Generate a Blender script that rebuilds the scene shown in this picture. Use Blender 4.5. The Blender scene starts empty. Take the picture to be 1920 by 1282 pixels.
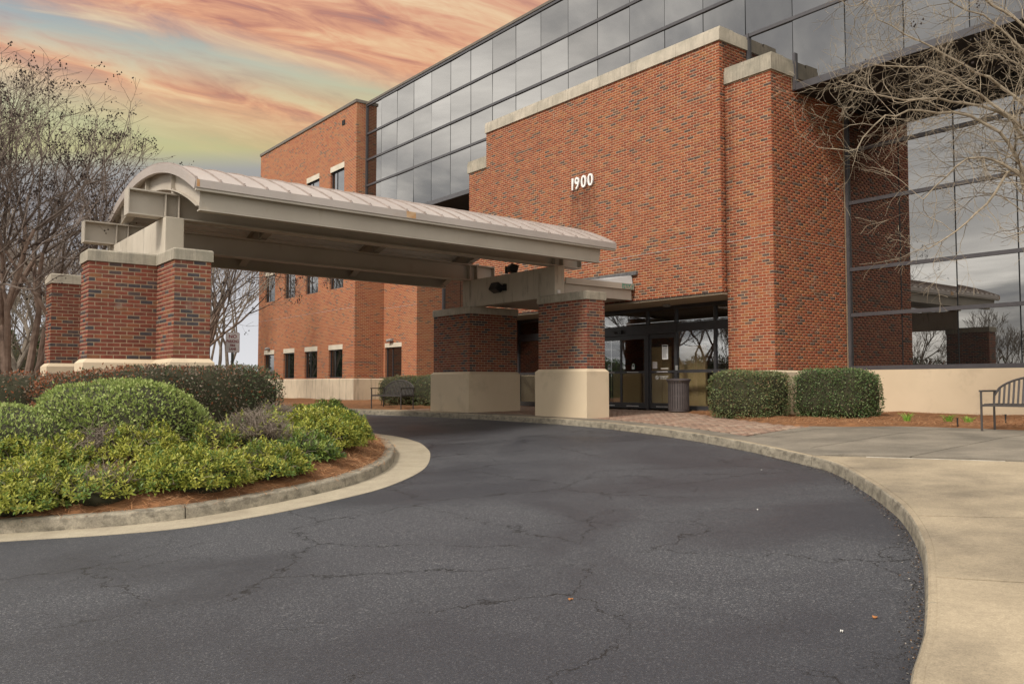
import bpy, bmesh, math, random
import numpy as np
from mathutils import Vector, Matrix
R = math.radians
scene = bpy.context.scene
COL = scene.collection

# ------------------------------------------------------------------ camera
EYE = 1.55
F_PX, HORIZON = 1566.0, 720.0
PITCH = math.atan((HORIZON - 641.0) / F_PX)
HEAD = math.atan2(2020.0, math.hypot(F_PX, HORIZON - 641.0))     # heading, counter-clockwise from +X
cd = bpy.data.cameras.new('camera'); cam = bpy.data.objects.new('camera', cd); COL.objects.link(cam)
cam.location = (0, 0, EYE); cam.rotation_euler = (R(90) + PITCH, 0, HEAD - R(90))
cd.sensor_width = 36; cd.lens = 36 * F_PX / 1920; cd.clip_start = .05; cd.clip_end = 3000
scene.camera = cam
scene.view_settings.view_transform = 'Standard'; scene.view_settings.look = 'None'
scene.view_settings.exposure = 0.52; scene.view_settings.gamma = 1.0
scene.render.engine = 'CYCLES'

# ------------------------------------------------------------------ sun
SUN_AZ, SUN_EL = R(192), R(43)           # direction TO the sun, azimuth from +X
sd = bpy.data.lights.new('sun', 'SUN'); sd.energy = 2.2; sd.angle = R(12); sd.color = (1, .93, .84)
so = bpy.data.objects.new('sun', sd); COL.objects.link(so)
sv = Vector((math.cos(SUN_AZ) * math.cos(SUN_EL), math.sin(SUN_AZ) * math.cos(SUN_EL), math.sin(SUN_EL)))
so.rotation_euler = sv.to_track_quat('Z', 'Y').to_euler(); so.location = sv * 60


class NT:
    """tiny helper to write node trees"""
    def __init__(s, tree): s.t = tree; s.n = tree.nodes; s.l = tree.links
    def node(s, typ, **kw):
        n = s.n.new(typ)
        for k, v in kw.items(): setattr(n, k, v)
        return n
    def set(s, sock, v):
        if isinstance(v, bpy.types.NodeSocket): s.l.new(v, sock)
        else: sock.default_value = v
    def math(s, op, a, b=0.0, c=None, clamp=False):
        n = s.node('ShaderNodeMath', operation=op, use_clamp=clamp); s.set(n.inputs[0], a); s.set(n.inputs[1], b)
        if c is not None: s.set(n.inputs[2], c)
        return n.outputs[0]
    def vmath(s, op, a, b=(0, 0, 0)):
        n = s.node('ShaderNodeVectorMath', operation=op); s.set(n.inputs[0], a); s.set(n.inputs[1], b)
        return n.outputs['Value'] if op == 'DOT_PRODUCT' else n.outputs[0]
    def mix(s, f, a, b, blend='MIX'):
        n = s.node('ShaderNodeMix', data_type='RGBA', blend_type=blend); n.clamp_factor = True
        s.set(n.inputs[0], f); s.set(n.inputs[6], a); s.set(n.inputs[7], b); return n.outputs[2]
    def noise(s, vec, scale, detail=4, rough=.55, dist=0.0, out=0):
        n = s.node('ShaderNodeTexNoise'); s.set(n.inputs['Vector'], vec); s.set(n.inputs['Scale'], scale)
        n.inputs['Detail'].default_value = detail; n.inputs['Roughness'].default_value = rough; n.inputs['Distortion'].default_value = dist
        return n.outputs[out]
    def range(s, v, a, b, c=0.0, d=1.0, smooth=False):
        n = s.node('ShaderNodeMapRange', interpolation_type='SMOOTHSTEP' if smooth else 'LINEAR')
        s.set(n.inputs[0], v)
        for i, x in enumerate((a, b, c, d)): n.inputs[i + 1].default_value = x
        return n.outputs[0]
    def ramp(s, v, stops, interp='LINEAR'):
        n = s.node('ShaderNodeValToRGB'); s.set(n.inputs[0], v); cr = n.color_ramp; cr.interpolation = interp
        while len(cr.elements) < len(stops): cr.elements.new(1.0)
        for e, (p, c) in zip(cr.elements, stops): e.position = p; e.color = tuple(c) + (1,) if len(c) == 3 else c
        return n.outputs[0]
    def comb(s, x, y, z=0.0):
        n = s.node('ShaderNodeCombineXYZ'); s.set(n.inputs[0], x); s.set(n.inputs[1], y); s.set(n.inputs[2], z); return n.outputs[0]
    def sep(s, v):
        n = s.node('ShaderNodeSeparateXYZ'); s.set(n.inputs[0], v); return n.outputs


def srgb(r, g, b):
    f = lambda c: c / 12.92 if c <= .04045 else ((c + .055) / 1.055) ** 2.4
    return (f(r / 255), f(g / 255), f(b / 255))

# ------------------------------------------------------------------ world: overcast dome with a sunset break beyond the building
w = bpy.data.worlds.new('World'); scene.world = w; w.use_nodes = True
T = NT(w.node_tree); T.n.clear()
d = T.node('ShaderNodeTexCoord').outputs['Generated']
dx, dy, dz = T.sep(d)
fwd = (math.cos(HEAD), math.sin(HEAD), 0); rgt = (math.sin(HEAD), -math.cos(HEAD), 0)
fd = T.math('MAXIMUM', T.vmath('DOT_PRODUCT', d, fwd), .05)
u = T.math('DIVIDE', T.vmath('DOT_PRODUCT', d, rgt), fd)
v = T.math('DIVIDE', dz, fd)
hl = T.math('MAXIMUM', T.math('SQRT', T.math('ADD', T.math('MULTIPLY', dx, dx), T.math('MULTIPLY', dy, dy))), .02)
az0 = R(64)
dsec = T.math('DIVIDE', T.math('ADD', T.math('MULTIPLY', dx, math.cos(az0)), T.math('MULTIPLY', dy, math.sin(az0))), hl)
sector = T.math('MULTIPLY', T.range(dsec, .62, .90, smooth=True), T.range(dz, .50, .85, 1, 0, smooth=True))
# streak coordinates: clouds lie along lines falling gently to the right
ww = T.math('ADD', v, T.math('MULTIPLY', u, .24))
sc1 = T.comb(T.math('MULTIPLY', u, 2.2), T.math('MULTIPLY', ww, 9.0), 0.3)
n1 = T.noise(sc1, 1.6, 7, .62, .6)
sc2 = T.comb(T.math('MULTIPLY', u, 5.0), T.math('MULTIPLY', ww, 26.0), 3.1)
n2 = T.noise(sc2, 1.5, 6, .6, .8)
wd = T.math('ADD', ww, T.math('MULTIPLY', T.math('SUBTRACT', n1, .5), .050))
wd = T.math('ADD', wd, T.math('MULTIPLY', T.math('SUBTRACT', n2, .5), .030))
dens = T.ramp(wd, [(0, (0, 0, 0)), (.195, (0, 0, 0)), (.232, (.50, .50, .50)), (.262, (.95, .95, .95)), (.286, (.45, .45, .45)),
                   (.31, (.05, .05, .05)), (.328, (.6, .6, .6)), (.352, (1, 1, 1)), (.5, (.9, .9, .9)), (.75, (.6, .6, .6))])
cval = T.math('ADD', T.math('MULTIPLY', n2, .62), T.math('MULTIPLY', n1, .42))
ccol = T.ramp(cval, [(.30, srgb(150, 122, 124)), (.41, srgb(198, 134, 114)), (.50, srgb(230, 166, 130)), (.59, srgb(242, 198, 154)), (.70, srgb(252, 222, 178))])
clear = T.ramp(T.math('MULTIPLY', v, 1.6), [(0, srgb(230, 230, 232)), (.15, srgb(216, 216, 220)), (.24, srgb(172, 172, 177)), (.36, srgb(156, 155, 159)), (.415, srgb(168, 167, 164)),
                          (.455, srgb(198, 194, 146)), (.53, srgb(198, 198, 158)), (.62, srgb(190, 196, 178)), (.72, srgb(164, 180, 184)), (.9, srgb(140, 160, 176))])
skyS = T.mix(1.0, T.mix(T.math('MULTIPLY', dens, .93), clear, ccol), (.735, .735, .735, 1), 'MULTIPLY')
# overcast part of the dome
pr = T.comb(T.math('DIVIDE', dx, T.math('ADD', T.math('ABSOLUTE', dz), .22)), T.math('DIVIDE', dy, T.math('ADD', T.math('ABSOLUTE', dz), .22)), 0.0)
g1 = T.noise(T.vmath('ADD', pr, (2.3, .7, 0)), 1.05, 7, .56, .8)
grey = T.ramp(g1, [(.32, (.34, .34, .37)), (.43, (.62, .61, .60)), (.53, (1.10, 1.06, 1.0)), (.66, (1.85, 1.78, 1.66))])
nis = T.node('ShaderNodeTexSky', sky_type='NISHITA', sun_disc=False)
nis.sun_elevation = SUN_EL; nis.sun_rotation = R(90) - SUN_AZ
grey = T.mix(.92, T.mix(1.0, nis.outputs[0], (.10, .10, .10, 1), 'MULTIPLY'), grey)
col = T.mix(sector, grey, skyS)
bg = T.node('ShaderNodeBackground'); T.set(bg.inputs[0], col); bg.inputs[1].default_value = .92
T.l.new(bg.outputs[0], T.node('ShaderNodeOutputWorld').inputs[0])

# ------------------------------------------------------------------ projection (only to rank bricks by the size they show)
_f = np.array([math.cos(HEAD) * math.cos(PITCH), math.sin(HEAD) * math.cos(PITCH), math.sin(PITCH)])
_r = np.array([math.sin(HEAD), -math.cos(HEAD), 0.0])
def depth_of(p): return float((np.array(p) - (0, 0, EYE)) @ _f)

# ------------------------------------------------------------------ materials
MATS = {}
def material(name, c1, c2=None, scale=6.0, rough=.8, bump=0.0, bscale=60.0, spec=.3, metal=0.0, lo=.35, hi=.65, detail=5, dirt=None, stretch=None, tint_obj=0.0, grain=0.0, gscale=90.0, stain=False):
    m = bpy.data.materials.new(name); m.use_nodes = True; t = NT(m.node_tree); b = m.node_tree.nodes['Principled BSDF']
    pos = t.node('ShaderNodeNewGeometry').outputs['Position']
    pv = t.vmath('MULTIPLY', pos, stretch) if stretch else pos
    col = tuple(c1) + (1,)
    if c2 is not None:
        col = t.mix(t.range(t.noise(pv, scale, detail), lo, hi), tuple(c1) + (1,), tuple(c2) + (1,))
    if dirt:      # (colour, scale, lo, hi, stretch)
        dv = t.vmath('MULTIPLY', pos, dirt[4]) if len(dirt) > 4 else pos
        col = t.mix(t.range(t.noise(dv, dirt[1], 6, .6), dirt[2], dirt[3]), col, tuple(dirt[0]) + (1,))
    if grain:
        g_ = t.math('ADD', t.math('MULTIPLY', t.noise(pos, gscale, 3, .7), .6), t.math('MULTIPLY', t.noise(pos, gscale * .28, 4, .7), .4))
        col = t.mix(1.0, col, t.ramp(g_, [(.32, (1 - grain,) * 3), (.5, (1, 1, 1)), (.68, (1 + grain,) * 3)]), 'MULTIPLY')
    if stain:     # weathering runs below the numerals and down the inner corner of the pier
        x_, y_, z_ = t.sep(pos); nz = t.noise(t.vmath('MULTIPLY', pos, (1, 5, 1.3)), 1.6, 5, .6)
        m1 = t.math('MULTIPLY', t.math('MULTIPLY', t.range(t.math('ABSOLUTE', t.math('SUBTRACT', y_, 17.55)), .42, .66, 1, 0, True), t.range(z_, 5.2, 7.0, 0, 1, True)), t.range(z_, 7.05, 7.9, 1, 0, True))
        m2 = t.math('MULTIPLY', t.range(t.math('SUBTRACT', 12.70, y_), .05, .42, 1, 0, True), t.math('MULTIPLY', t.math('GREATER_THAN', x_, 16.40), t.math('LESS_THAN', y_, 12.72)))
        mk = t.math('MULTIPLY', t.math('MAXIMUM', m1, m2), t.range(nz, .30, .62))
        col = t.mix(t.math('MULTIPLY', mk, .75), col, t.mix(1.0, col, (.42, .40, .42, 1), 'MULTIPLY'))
    if tint_obj:
        oi = t.node('ShaderNodeObjectInfo').outputs['Random']
        col = t.mix(1.0, col, t.ramp(oi, [(0, (1 - tint_obj,) * 3), (1, (1 + tint_obj,) * 3)]), 'MULTIPLY')
    t.set(b.inputs['Base Color'], col)
    b.inputs['Roughness'].default_value = rough; b.inputs['Metallic'].default_value = metal; b.inputs['Specular IOR Level'].default_value = spec
    if bump:
        bn = t.node('ShaderNodeBump'); bn.inputs['Strength'].default_value = bump; bn.inputs['Distance'].default_value = .01
        t.set(bn.inputs['Height'], t.noise(pv, bscale, 4, .6)); t.l.new(bn.outputs[0], b.inputs['Normal'])
    MATS[name] = m
    return m

# bricks: eight colours of fired clay
BRICK_COLS = [(.330, .092, .042), (.290, .076, .037), (.360, .115, .049), (.255, .070, .038), (.345, .130, .054), (.295, .093, .047), (.120, .078, .066), (.165, .085, .058)]
BRICK_W = [.24, .20, .14, .13, .08, .09, .06, .06]
BM = [material('brick_%d' % i, c, tuple(x * .72 for x in c), scale=9, rough=.88, bump=.35, bscale=180, spec=.2, dirt=((.30, .25, .20), 2.3, .62, .86), stain=True) for i, c in enumerate(BRICK_COLS)]
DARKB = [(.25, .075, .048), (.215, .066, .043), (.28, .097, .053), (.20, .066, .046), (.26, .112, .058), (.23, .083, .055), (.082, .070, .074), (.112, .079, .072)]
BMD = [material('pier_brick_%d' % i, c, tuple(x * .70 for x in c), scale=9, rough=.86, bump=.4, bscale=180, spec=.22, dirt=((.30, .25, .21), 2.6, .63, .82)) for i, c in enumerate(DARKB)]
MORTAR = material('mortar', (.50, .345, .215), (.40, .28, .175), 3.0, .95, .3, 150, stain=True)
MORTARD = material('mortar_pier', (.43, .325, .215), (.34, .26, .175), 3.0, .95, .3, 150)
STONE = material('cast_stone', (.50, .44, .35), (.37, .33, .26), 2.2, .9, .25, 90, dirt=((.24, .215, .175), 3.4, .50, .86, (4, 4, .5)), grain=.12)
STONE_DIRTY = material('cast_stone_weathered', (.40, .35, .27), (.27, .245, .19), 2.6, .92, .3, 90, dirt=((.20, .18, .145), 4.6, .46, .80, (4, 4, .5)), grain=.15)
LINTEL = material('lintel_stone', (.62, .56, .45), (.54, .48, .38), 2.0, .9, .15, 90)
BASE = material('painted_base', (.64, .52, .365), (.60, .485, .335), 1.2, .85, .12, 140, dirt=((.40, .32, .22), 1.1, .55, .85))
BASEW = material('painted_base_stained', (.62, .52, .38), (.53, .44, .32), 1.5, .87, .15, 120, dirt=((.25, .21, .16), 2.0, .52, .78, (3, 3, .35)))
STEEL = material('painted_steel', (.46, .41, .34), (.415, .365, .30), 1.3, .55, .08, 60, .35, dirt=((.33, .255, .175), 2.2, .62, .90, (1.5, 1.5, .6)))
STEELD = material('painted_steel_under', (.33, .28, .22), (.27, .225, .17), 1.6, .6, .08, 60, .3, dirt=((.17, .125, .085), 2.0, .55, .8))
ROOFM = material('roof_metal', (.43, .375, .335), (.37, .32, .285), .9, .48, .05, 30, .4, dirt=((.42, .34, .28), 2.4, .58, .82))
SEAM = material('seam_metal', (.36, .30, .27), (.27, .22, .19), 3, .6)
RUST = material('rust_stain', (.42, .19, .055), (.52, .36, .22), 7, .85)
DECK = material('deck_underside', (.86, .85, .80), (.80, .79, .74), 1.5, .6, .05, 40, .3)
CONCB = material('cross_beam_concrete', (.55, .49, .40), (.48, .425, .34), 1.4, .88, .15, 100, dirt=((.20, .17, .13), 2.4, .55, .8, (2.5, 2.5, .5)))
ALU = material('dark_aluminium', (.035, .034, .036), (.045, .043, .045), 5, .38, 0, 1, .5)
ALU2 = material('mullion_aluminium', (.060, .056, .060), (.072, .067, .070), 5, .42, 0, 1, .5)
BLACK = material('black_gap', (.012, .012, .012), None, rough=.7)
SOFFIT = material('black_soffit', (.022, .021, .020), (.030, .028, .026), 3, .6)
SOFFITB = material('beige_soffit', (.45, .38, .28), (.40, .34, .25), 1.2, .85)
WHITE = material('white_enamel', (.82, .80, .76), None, rough=.45)
PAPER = material('white_paper', (.74, .74, .72), None, rough=.8)
INK = material('dark_ink', (.03, .03, .035), None, rough=.8)
MAROON = material('maroon_ink', (.17, .03, .035), None, rough=.7)
TEAL = material('teal_decal', (.20, .42, .36), None, rough=.7)
SIGNM = material('sign_face', (.50, .46, .44), (.44, .405, .39), 6, .55)
GALV = material('sign_post_metal', (.07, .075, .06), (.05, .055, .045), 9, .6, metal=.2)
TANW = material('tan_interior_wall', (.66, .50, .26), (.62, .47, .245), 1.0, .9)
INTD = material('dark_interior', (.05, .045, .04), (.04, .035, .03), 1.0, .9)
BENCHM = material('bench_metal', (.070, .060, .055), (.055, .047, .043), 8, .5, .05, 120, .4)
BINM = material('bin_slats', (.115, .095, .092), (.09, .075, .072), 8, .55, .05, 120, .4)
LAMPB = material('flood_black', (.014, .014, .014), None, rough=.35, spec=.5)
LENS = material('flood_lens', (.10, .10, .09), None, rough=.12, spec=.6)
GREYF = material('grey_fixture', (.30, .30, .29), None, rough=.5)
FLASH = material('lead_flashing', (.13, .125, .125), (.08, .078, .08), 8, .6, .1, 60)
LINKR = material('link_roof_white', (.62, .63, .62), (.55, .56, .55), 4, .6)
GREENP = material('green_patina', (.10, .25, .19), (.42, .33, .26), 20, .7, lo=.45, hi=.55)
CAPMET = material('parapet_cap', (.15, .125, .10), (.12, .10, .08), 4, .5)

def glass_mirror(name, refl, tint, dark):
    m = bpy.data.materials.new(name); m.use_nodes = True; t = NT(m.node_tree); t.n.clear()
    gl = t.node('ShaderNodeBsdfGlossy'); gl.inputs['Color'].default_value = tint + (1,); gl.inputs['Roughness'].default_value = .0
    pos = t.node('ShaderNodeNewGeometry').outputs['Position']
    bn = t.node('ShaderNodeBump'); bn.inputs['Strength'].default_value = .06; bn.inputs['Distance'].default_value = .01
    t.set(bn.inputs['Height'], t.noise(pos, .9, 1, .4)); t.l.new(bn.outputs[0], gl.inputs['Normal'])
    df = t.node('ShaderNodeBsdfDiffuse'); df.inputs['Color'].default_value = dark + (1,)
    fr = t.node('ShaderNodeLayerWeight'); fr.inputs['Blend'].default_value = .18
    oi = t.node('ShaderNodeObjectInfo').outputs['Random']
    fac = t.math('ADD', t.math('MULTIPLY', fr.outputs['Facing'], .30), t.math('ADD', refl - .03, t.math('MULTIPLY', oi, .06)))
    mx = t.node('ShaderNodeMixShader'); t.set(mx.inputs[0], fac); t.l.new(df.outputs[0], mx.inputs[1]); t.l.new(gl.outputs[0], mx.inputs[2])
    t.l.new(mx.outputs[0], t.node('ShaderNodeOutputMaterial').inputs[0]); MATS[name] = m; return m
MIRROR = glass_mirror('reflective_glass', .25, (1.0, .97, .93), (.010, .010, .010))
WINGL = glass_mirror('window_glass', .15, (.96, .97, 1.0), (.008, .009, .008))
def glass_clear(name, refl, trans):
    m = bpy.data.materials.new(name); m.use_nodes = True; t = NT(m.node_tree); t.n.clear()
    gl = t.node('ShaderNodeBsdfGlossy'); gl.inputs['Roughness'].default_value = 0.0; gl.inputs['Color'].default_value = (.95, .96, 1, 1)
    tr = t.node('ShaderNodeBsdfTransparent'); tr.inputs['Color'].default_value = (trans, trans, trans * .97, 1)
    fr = t.node('ShaderNodeLayerWeight'); fr.inputs['Blend'].default_value = .2
    fac = t.math('ADD', t.math('MULTIPLY', fr.outputs['Facing'], .3), refl)
    mx = t.node('ShaderNodeMixShader'); t.set(mx.inputs[0], fac); t.l.new(tr.outputs[0], mx.inputs[1]); t.l.new(gl.outputs[0], mx.inputs[2])
    t.l.new(mx.outputs[0], t.node('ShaderNodeOutputMaterial').inputs[0]); MATS[name] = m; return m
DOORGL = glass_clear('door_glass', .11, .85)

def brick_texture_mat():
    m = bpy.data.materials.new('far_brickwork'); m.use_nodes = True; t = NT(m.node_tree); b = m.node_tree.nodes['Principled BSDF']
    x, y, z = t.sep(t.node('ShaderNodeNewGeometry').outputs['Position'])
    vec = t.comb(t.math('ADD', x, y), t.math('SUBTRACT', z, 1.80), 0)
    br = t.node('ShaderNodeTexBrick', offset=.5); t.set(br.inputs['Vector'], vec)
    br.inputs['Color1'].default_value = (0, 0, 0, 1); br.inputs['Color2'].default_value = (1, 1, 1, 1); br.inputs['Mortar'].default_value = (.5, .5, .5, 1)
    br.inputs['Scale'].default_value = 1.0; br.inputs['Mortar Size'].default_value = .0072; br.inputs['Mortar Smooth'].default_value = .1
    br.inputs['Brick Width'].default_value = .203; br.inputs['Row Height'].default_value = .0677; br.inputs['Bias'].default_value = 0
    c = t.ramp(br.outputs['Color'], [(0, BRICK_COLS[0]), (.20, BRICK_COLS[2]), (.38, BRICK_COLS[4]), (.52, BRICK_COLS[1]), (.66, BRICK_COLS[2]), (.80, BRICK_COLS[3]), (.90, BRICK_COLS[7]), (.96, BRICK_COLS[6])], 'CONSTANT')
    pos = t.comb(x, y, z)
    c = t.mix(t.range(t.noise(pos, .8, 4), .4, .7, 0, .35), c, (.36, .155, .075, 1))
    c = t.mix(br.outputs['Fac'], c, (.46, .325, .205, 1))
    t.set(b.inputs['Base Color'], c); b.inputs['Roughness'].default_value = .9; b.inputs['Specular IOR Level'].default_value = .2
    bn = t.node('ShaderNodeBump'); bn.inputs['Strength'].default_value = .6; bn.inputs['Distance'].default_value = .006
    t.set(bn.inputs['Height'], t.math('SUBTRACT', 1, br.outputs['Fac'])); t.l.new(bn.outputs[0], b.inputs['Normal'])
    return m
FARBRICK = brick_texture_mat()

def asphalt_mat():
    m = bpy.data.materials.new('asphalt'); m.use_nodes = True; t = NT(m.node_tree); b = m.node_tree.nodes['Principled BSDF']
    pos = t.node('ShaderNodeNewGeometry').outputs['Position']
    big = t.noise(pos, .42, 4, .55, .6)
    col = t.mix(t.range(big, .36, .62), (.036, .0382, .0455, 1), (.050, .0515, .0575, 1))
    # tar sealed smoother lane edges and worn aggregate specks
    sp = t.math('ADD', t.math('MULTIPLY', t.noise(pos, 150, 2, .6), .55), t.math('MULTIPLY', t.noise(pos, 62, 2, .6), .45))
    worn = t.range(big, .40, .60)
    spk = t.math('MULTIPLY', t.range(sp, .53, .63), t.math('ADD', t.math('MULTIPLY', worn, .55), .28))
    col = t.mix(spk, col, (.25, .24, .235, 1))
    col = t.mix(t.math('MULTIPLY', t.range(t.noise(pos, 55, 2), .52, .66), .75), col, (.030, .030, .032, 1))
    # cracks
    wob = t.node('ShaderNodeTexNoise'); t.set(wob.inputs['Vector'], pos); wob.inputs['Scale'].default_value = 2.6; wob.inputs['Detail'].default_value = 7; wob.inputs['Roughness'].default_value = .68
    wv = t.vmath('ADD', pos, t.vmath('MULTIPLY', t.vmath('SUBTRACT', wob.outputs['Color'], (.5, .5, .5)), (.75, .75, 0)))
    def crack(scale, width, lo, hi, off):
        vo = t.node('ShaderNodeTexVoronoi', feature='DISTANCE_TO_EDGE', voronoi_dimensions='2D'); t.set(vo.inputs['Vector'], t.vmath('ADD', wv, off)); vo.inputs['Scale'].default_value = scale
        msk = t.range(t.noise(t.vmath('ADD', pos, off), .55, 2), lo, hi)
        br = t.range(t.noise(pos, 6.0, 3), .28, .50)
        wv_ = t.math('MULTIPLY', t.math('MULTIPLY', msk, br), width)
        return t.math('LESS_THAN', vo.outputs['Distance'], wv_)
    cr = t.math('MAXIMUM', crack(.62, .0074, .40, .52, (3.1, 1.7, 0)), crack(1.25, .0056, .53, .66, (11.3, 4.2, 0)))
    col = t.mix(t.math('MULTIPLY', cr, .9), col, (.010, .010, .010, 1))
    t.set(b.inputs['Base Color'], col)
    t.set(b.inputs['Roughness'], t.range(worn, 0, 1, .50, .72)); b.inputs['Specular IOR Level'].default_value = .38
    bn = t.node('ShaderNodeBump'); bn.inputs['Strength'].default_value = .55; bn.inputs['Distance'].default_value = .008
    h = t.math('ADD', t.math('MULTIPLY', t.noise(pos, 130, 3, .6), .7), t.math('MULTIPLY', cr, -1.6))
    h = t.math('ADD', h, t.math('MULTIPLY', t.noise(pos, 3.0, 3), .12))
    t.set(bn.inputs['Height'], h); t.l.new(bn.outputs[0], b.inputs['Normal'])
    return m
ASPHALT = asphalt_mat()
CONC = material('sidewalk_concrete', (.40, .325, .222), (.31, .252, .172), 1.1, .92, .35, 220, .2, dirt=((.16, .132, .096), 1.0, .42, .76), grain=.28, gscale=110)
CONC2 = material('plaza_concrete', (.245, .212, .165), (.18, .156, .122), 1.4, .92, .3, 220, .2, dirt=((.105, .094, .076), 1.1, .46, .80), grain=.22, gscale=110)
CURBM = material('curb_concrete', (.33, .29, .22), (.24, .21, .16), 3.0, .93, .5, 120, .2, dirt=((.105, .092, .07), 6.5, .46, .74, (1, 1, 1.8)), grain=.34, gscale=60)
GUTM = material('gutter_concrete', (.40, .345, .25), (.33, .28, .205), 3.0, .93, .35, 200, .2, dirt=((.28, .235, .165), 2.4, .54, .88), grain=.22)
JOINT = material('joint_dirt', (.055, .048, .038), (.085, .07, .05), 6, .95)
EXPJ = material('expansion_joint', (.54, .49, .41), (.34, .30, .24), 8, .9)
MULCH = material('pine_straw_bed', (.28, .135, .062), (.165, .085, .045), 9, .95, .9, 70, .1, lo=.3, hi=.7)
SOIL = material('island_soil', (.095, .058, .036), (.15, .085, .048), 5, .95, .9, 50, .1)
GRASS = material('far_grass', (.075, .085, .035), (.11, .095, .045), 1.3, .95, .5, 20, .1)
STRAW = [material('straw_%d' % i, c, None, rough=.9) for i, c in enumerate([(.50, .25, .11), (.40, .185, .078), (.56, .34, .18), (.28, .135, .065)])]
PAV = [material('paver_%d' % i, c, tuple(x * .8 for x in c), 8, .92, .3, 150) for i, c in enumerate([(.39, .27, .195), (.34, .22, .16), (.43, .32, .24), (.30, .21, .155)])]

# ------------------------------------------------------------------ mesh helpers
class MB:
    def __init__(s): s.v = []; s.f = []; s.m = []
    def quad(s, a, b, c, d, m=0):
        i = len(s.v); s.v += [tuple(a), tuple(b), tuple(c), tuple(d)]; s.f.append((i, i + 1, i + 2, i + 3)); s.m.append(m)
    def face(s, pts, m=0):
        i = len(s.v); s.v += [tuple(p) for p in pts]; s.f.append(tuple(range(i, i + len(pts)))); s.m.append(m)
    def box(s, a, b, m=0):
        x0, y0, z0 = a; x1, y1, z1 = b; i = len(s.v)
        s.v += [(x0, y0, z0), (x1, y0, z0), (x1, y1, z0), (x0, y1, z0), (x0, y0, z1), (x1, y0, z1), (x1, y1, z1), (x0, y1, z1)]
        for q in ((3, 2, 1, 0), (4, 5, 6, 7), (0, 1, 5, 4), (1, 2, 6, 5), (2, 3, 7, 6), (3, 0, 4, 7)): s.f.append(tuple(i + k for k in q)); s.m.append(m)
        return s
    def hexa(s, pts, m=0):
        """eight points: bottom ring then top ring"""
        i = len(s.v); s.v += [tuple(p) for p in pts]
        for q in ((3, 2, 1, 0), (4, 5, 6, 7), (0, 1, 5, 4), (1, 2, 6, 5), (2, 3, 7, 6), (3, 0, 4, 7)): s.f.append(tuple(i + k for k in q)); s.m.append(m)
        return s
    def tube(s, pts, rad, n=6, m=0, cap=True):
        pts = [Vector(p) for p in pts]; N = len(pts)
        if not hasattr(rad, '__len__'): rad = [rad] * N
        i0 = len(s.v); up = None
        for k, p in enumerate(pts):
            t = (pts[min(k + 1, N - 1)] - pts[max(k - 1, 0)])
            t = t.normalized() if t.length > 1e-9 else Vector((0, 0, 1))
            if up is None: up = t.orthogonal().normalized()
            up = (up - t * up.dot(t)); up = up.normalized() if up.length > 1e-6 else t.orthogonal().normalized()
            bb = t.cross(up)
            for j in range(n):
                a = 2 * math.pi * j / n; q = p + (up * math.cos(a) + bb * math.sin(a)) * rad[k]; s.v.append((q.x, q.y, q.z))
        for k in range(N - 1):
            for j in range(n):
                a = i0 + k * n + j; b = i0 + k * n + (j + 1) % n; s.f.append((a, b, b + n, a + n)); s.m.append(m)
        if cap and n > 2:
            s.f.append(tuple(i0 + j for j in reversed(range(n)))); s.m.append(m)
            s.f.append(tuple(i0 + (N - 1) * n + j for j in range(n))); s.m.append(m)
        return s
    def rings(s, poly, levels, m=0):
        """closed rectilinear polygon (counter-clockwise) swept through (z, outward offset) levels"""
        n = len(poly); i0 = len(s.v)
        for z, o in levels:
            for k in range(n):
                p, a, b = Vector(poly[k]), Vector(poly[k - 1]), Vector(poly[(k + 1) % n])
                e1 = (p - a).normalized(); e2 = (b - p).normalized(); n1 = Vector((e1.y, -e1.x)); n2 = Vector((e2.y, -e2.x))
                q = p + (n1 + n2) * o / max(.3, 1 + n1.dot(n2)); s.v.append((q.x, q.y, z))
        L = len(levels)
        for l in range(L - 1):
            for k in range(n):
                a = i0 + l * n + k; b = i0 + l * n + (k + 1) % n; s.f.append((a, b, b + n, a + n)); s.m.append(m)
        s.f.append(tuple(i0 + (L - 1) * n + k for k in range(n))); s.m.append(m)
        s.f.append(tuple(i0 + k for k in reversed(range(n)))); s.m.append(m)
        return s
    def mesh(s, name, mats):
        me = bpy.data.meshes.new(name); me.from_pydata(s.v, [], s.f)
        for mm in (mats if isinstance(mats, (list, tuple)) else [mats]): me.materials.append(mm)
        if any(s.m): me.polygons.foreach_set('material_index', s.m)
        return me
    def build(s, name, mats, parent=None, smooth=False, loc=None):
        me = s.mesh(name, mats)
        if smooth: me.polygons.foreach_set('use_smooth', [True] * len(me.polygons))
        return link(name, me, parent, loc)

def link(name, me, parent=None, loc=None):
    o = bpy.data.objects.new(name, me); COL.objects.link(o)
    if parent is not None:
        o.parent = parent
        off = Vector((0, 0, 0)); q = parent
        while q is not None: off += q.location; q = q.parent
        o.location = (Vector(loc) if loc is not None else Vector((0, 0, 0))) - off     # meshes are written in world metres
    elif loc is not None: o.location = loc
    return o
def local(name, me, parent, loc=(0, 0, 0), rot=None):
    """a part whose mesh is written in its parent's own coordinates"""
    o = bpy.data.objects.new(name, me); COL.objects.link(o); o.parent = parent; o.location = loc
    if rot: o.rotation_euler = rot
    return o
def tag(o, label=None, cat=None, group=None, kind=None):
    if label: o['label'] = label
    if cat: o['category'] = cat
    if group: o['group'] = group
    if kind: o['kind'] = kind
    return o
def thing(name, label, cat, loc=(0, 0, 0), rotz=0.0, group=None):
    o = bpy.data.objects.new(name, None); COL.objects.link(o); o.location = loc; o.rotation_euler = (0, 0, rotz); o.empty_display_size = .2
    return tag(o, label, cat, group)
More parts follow.
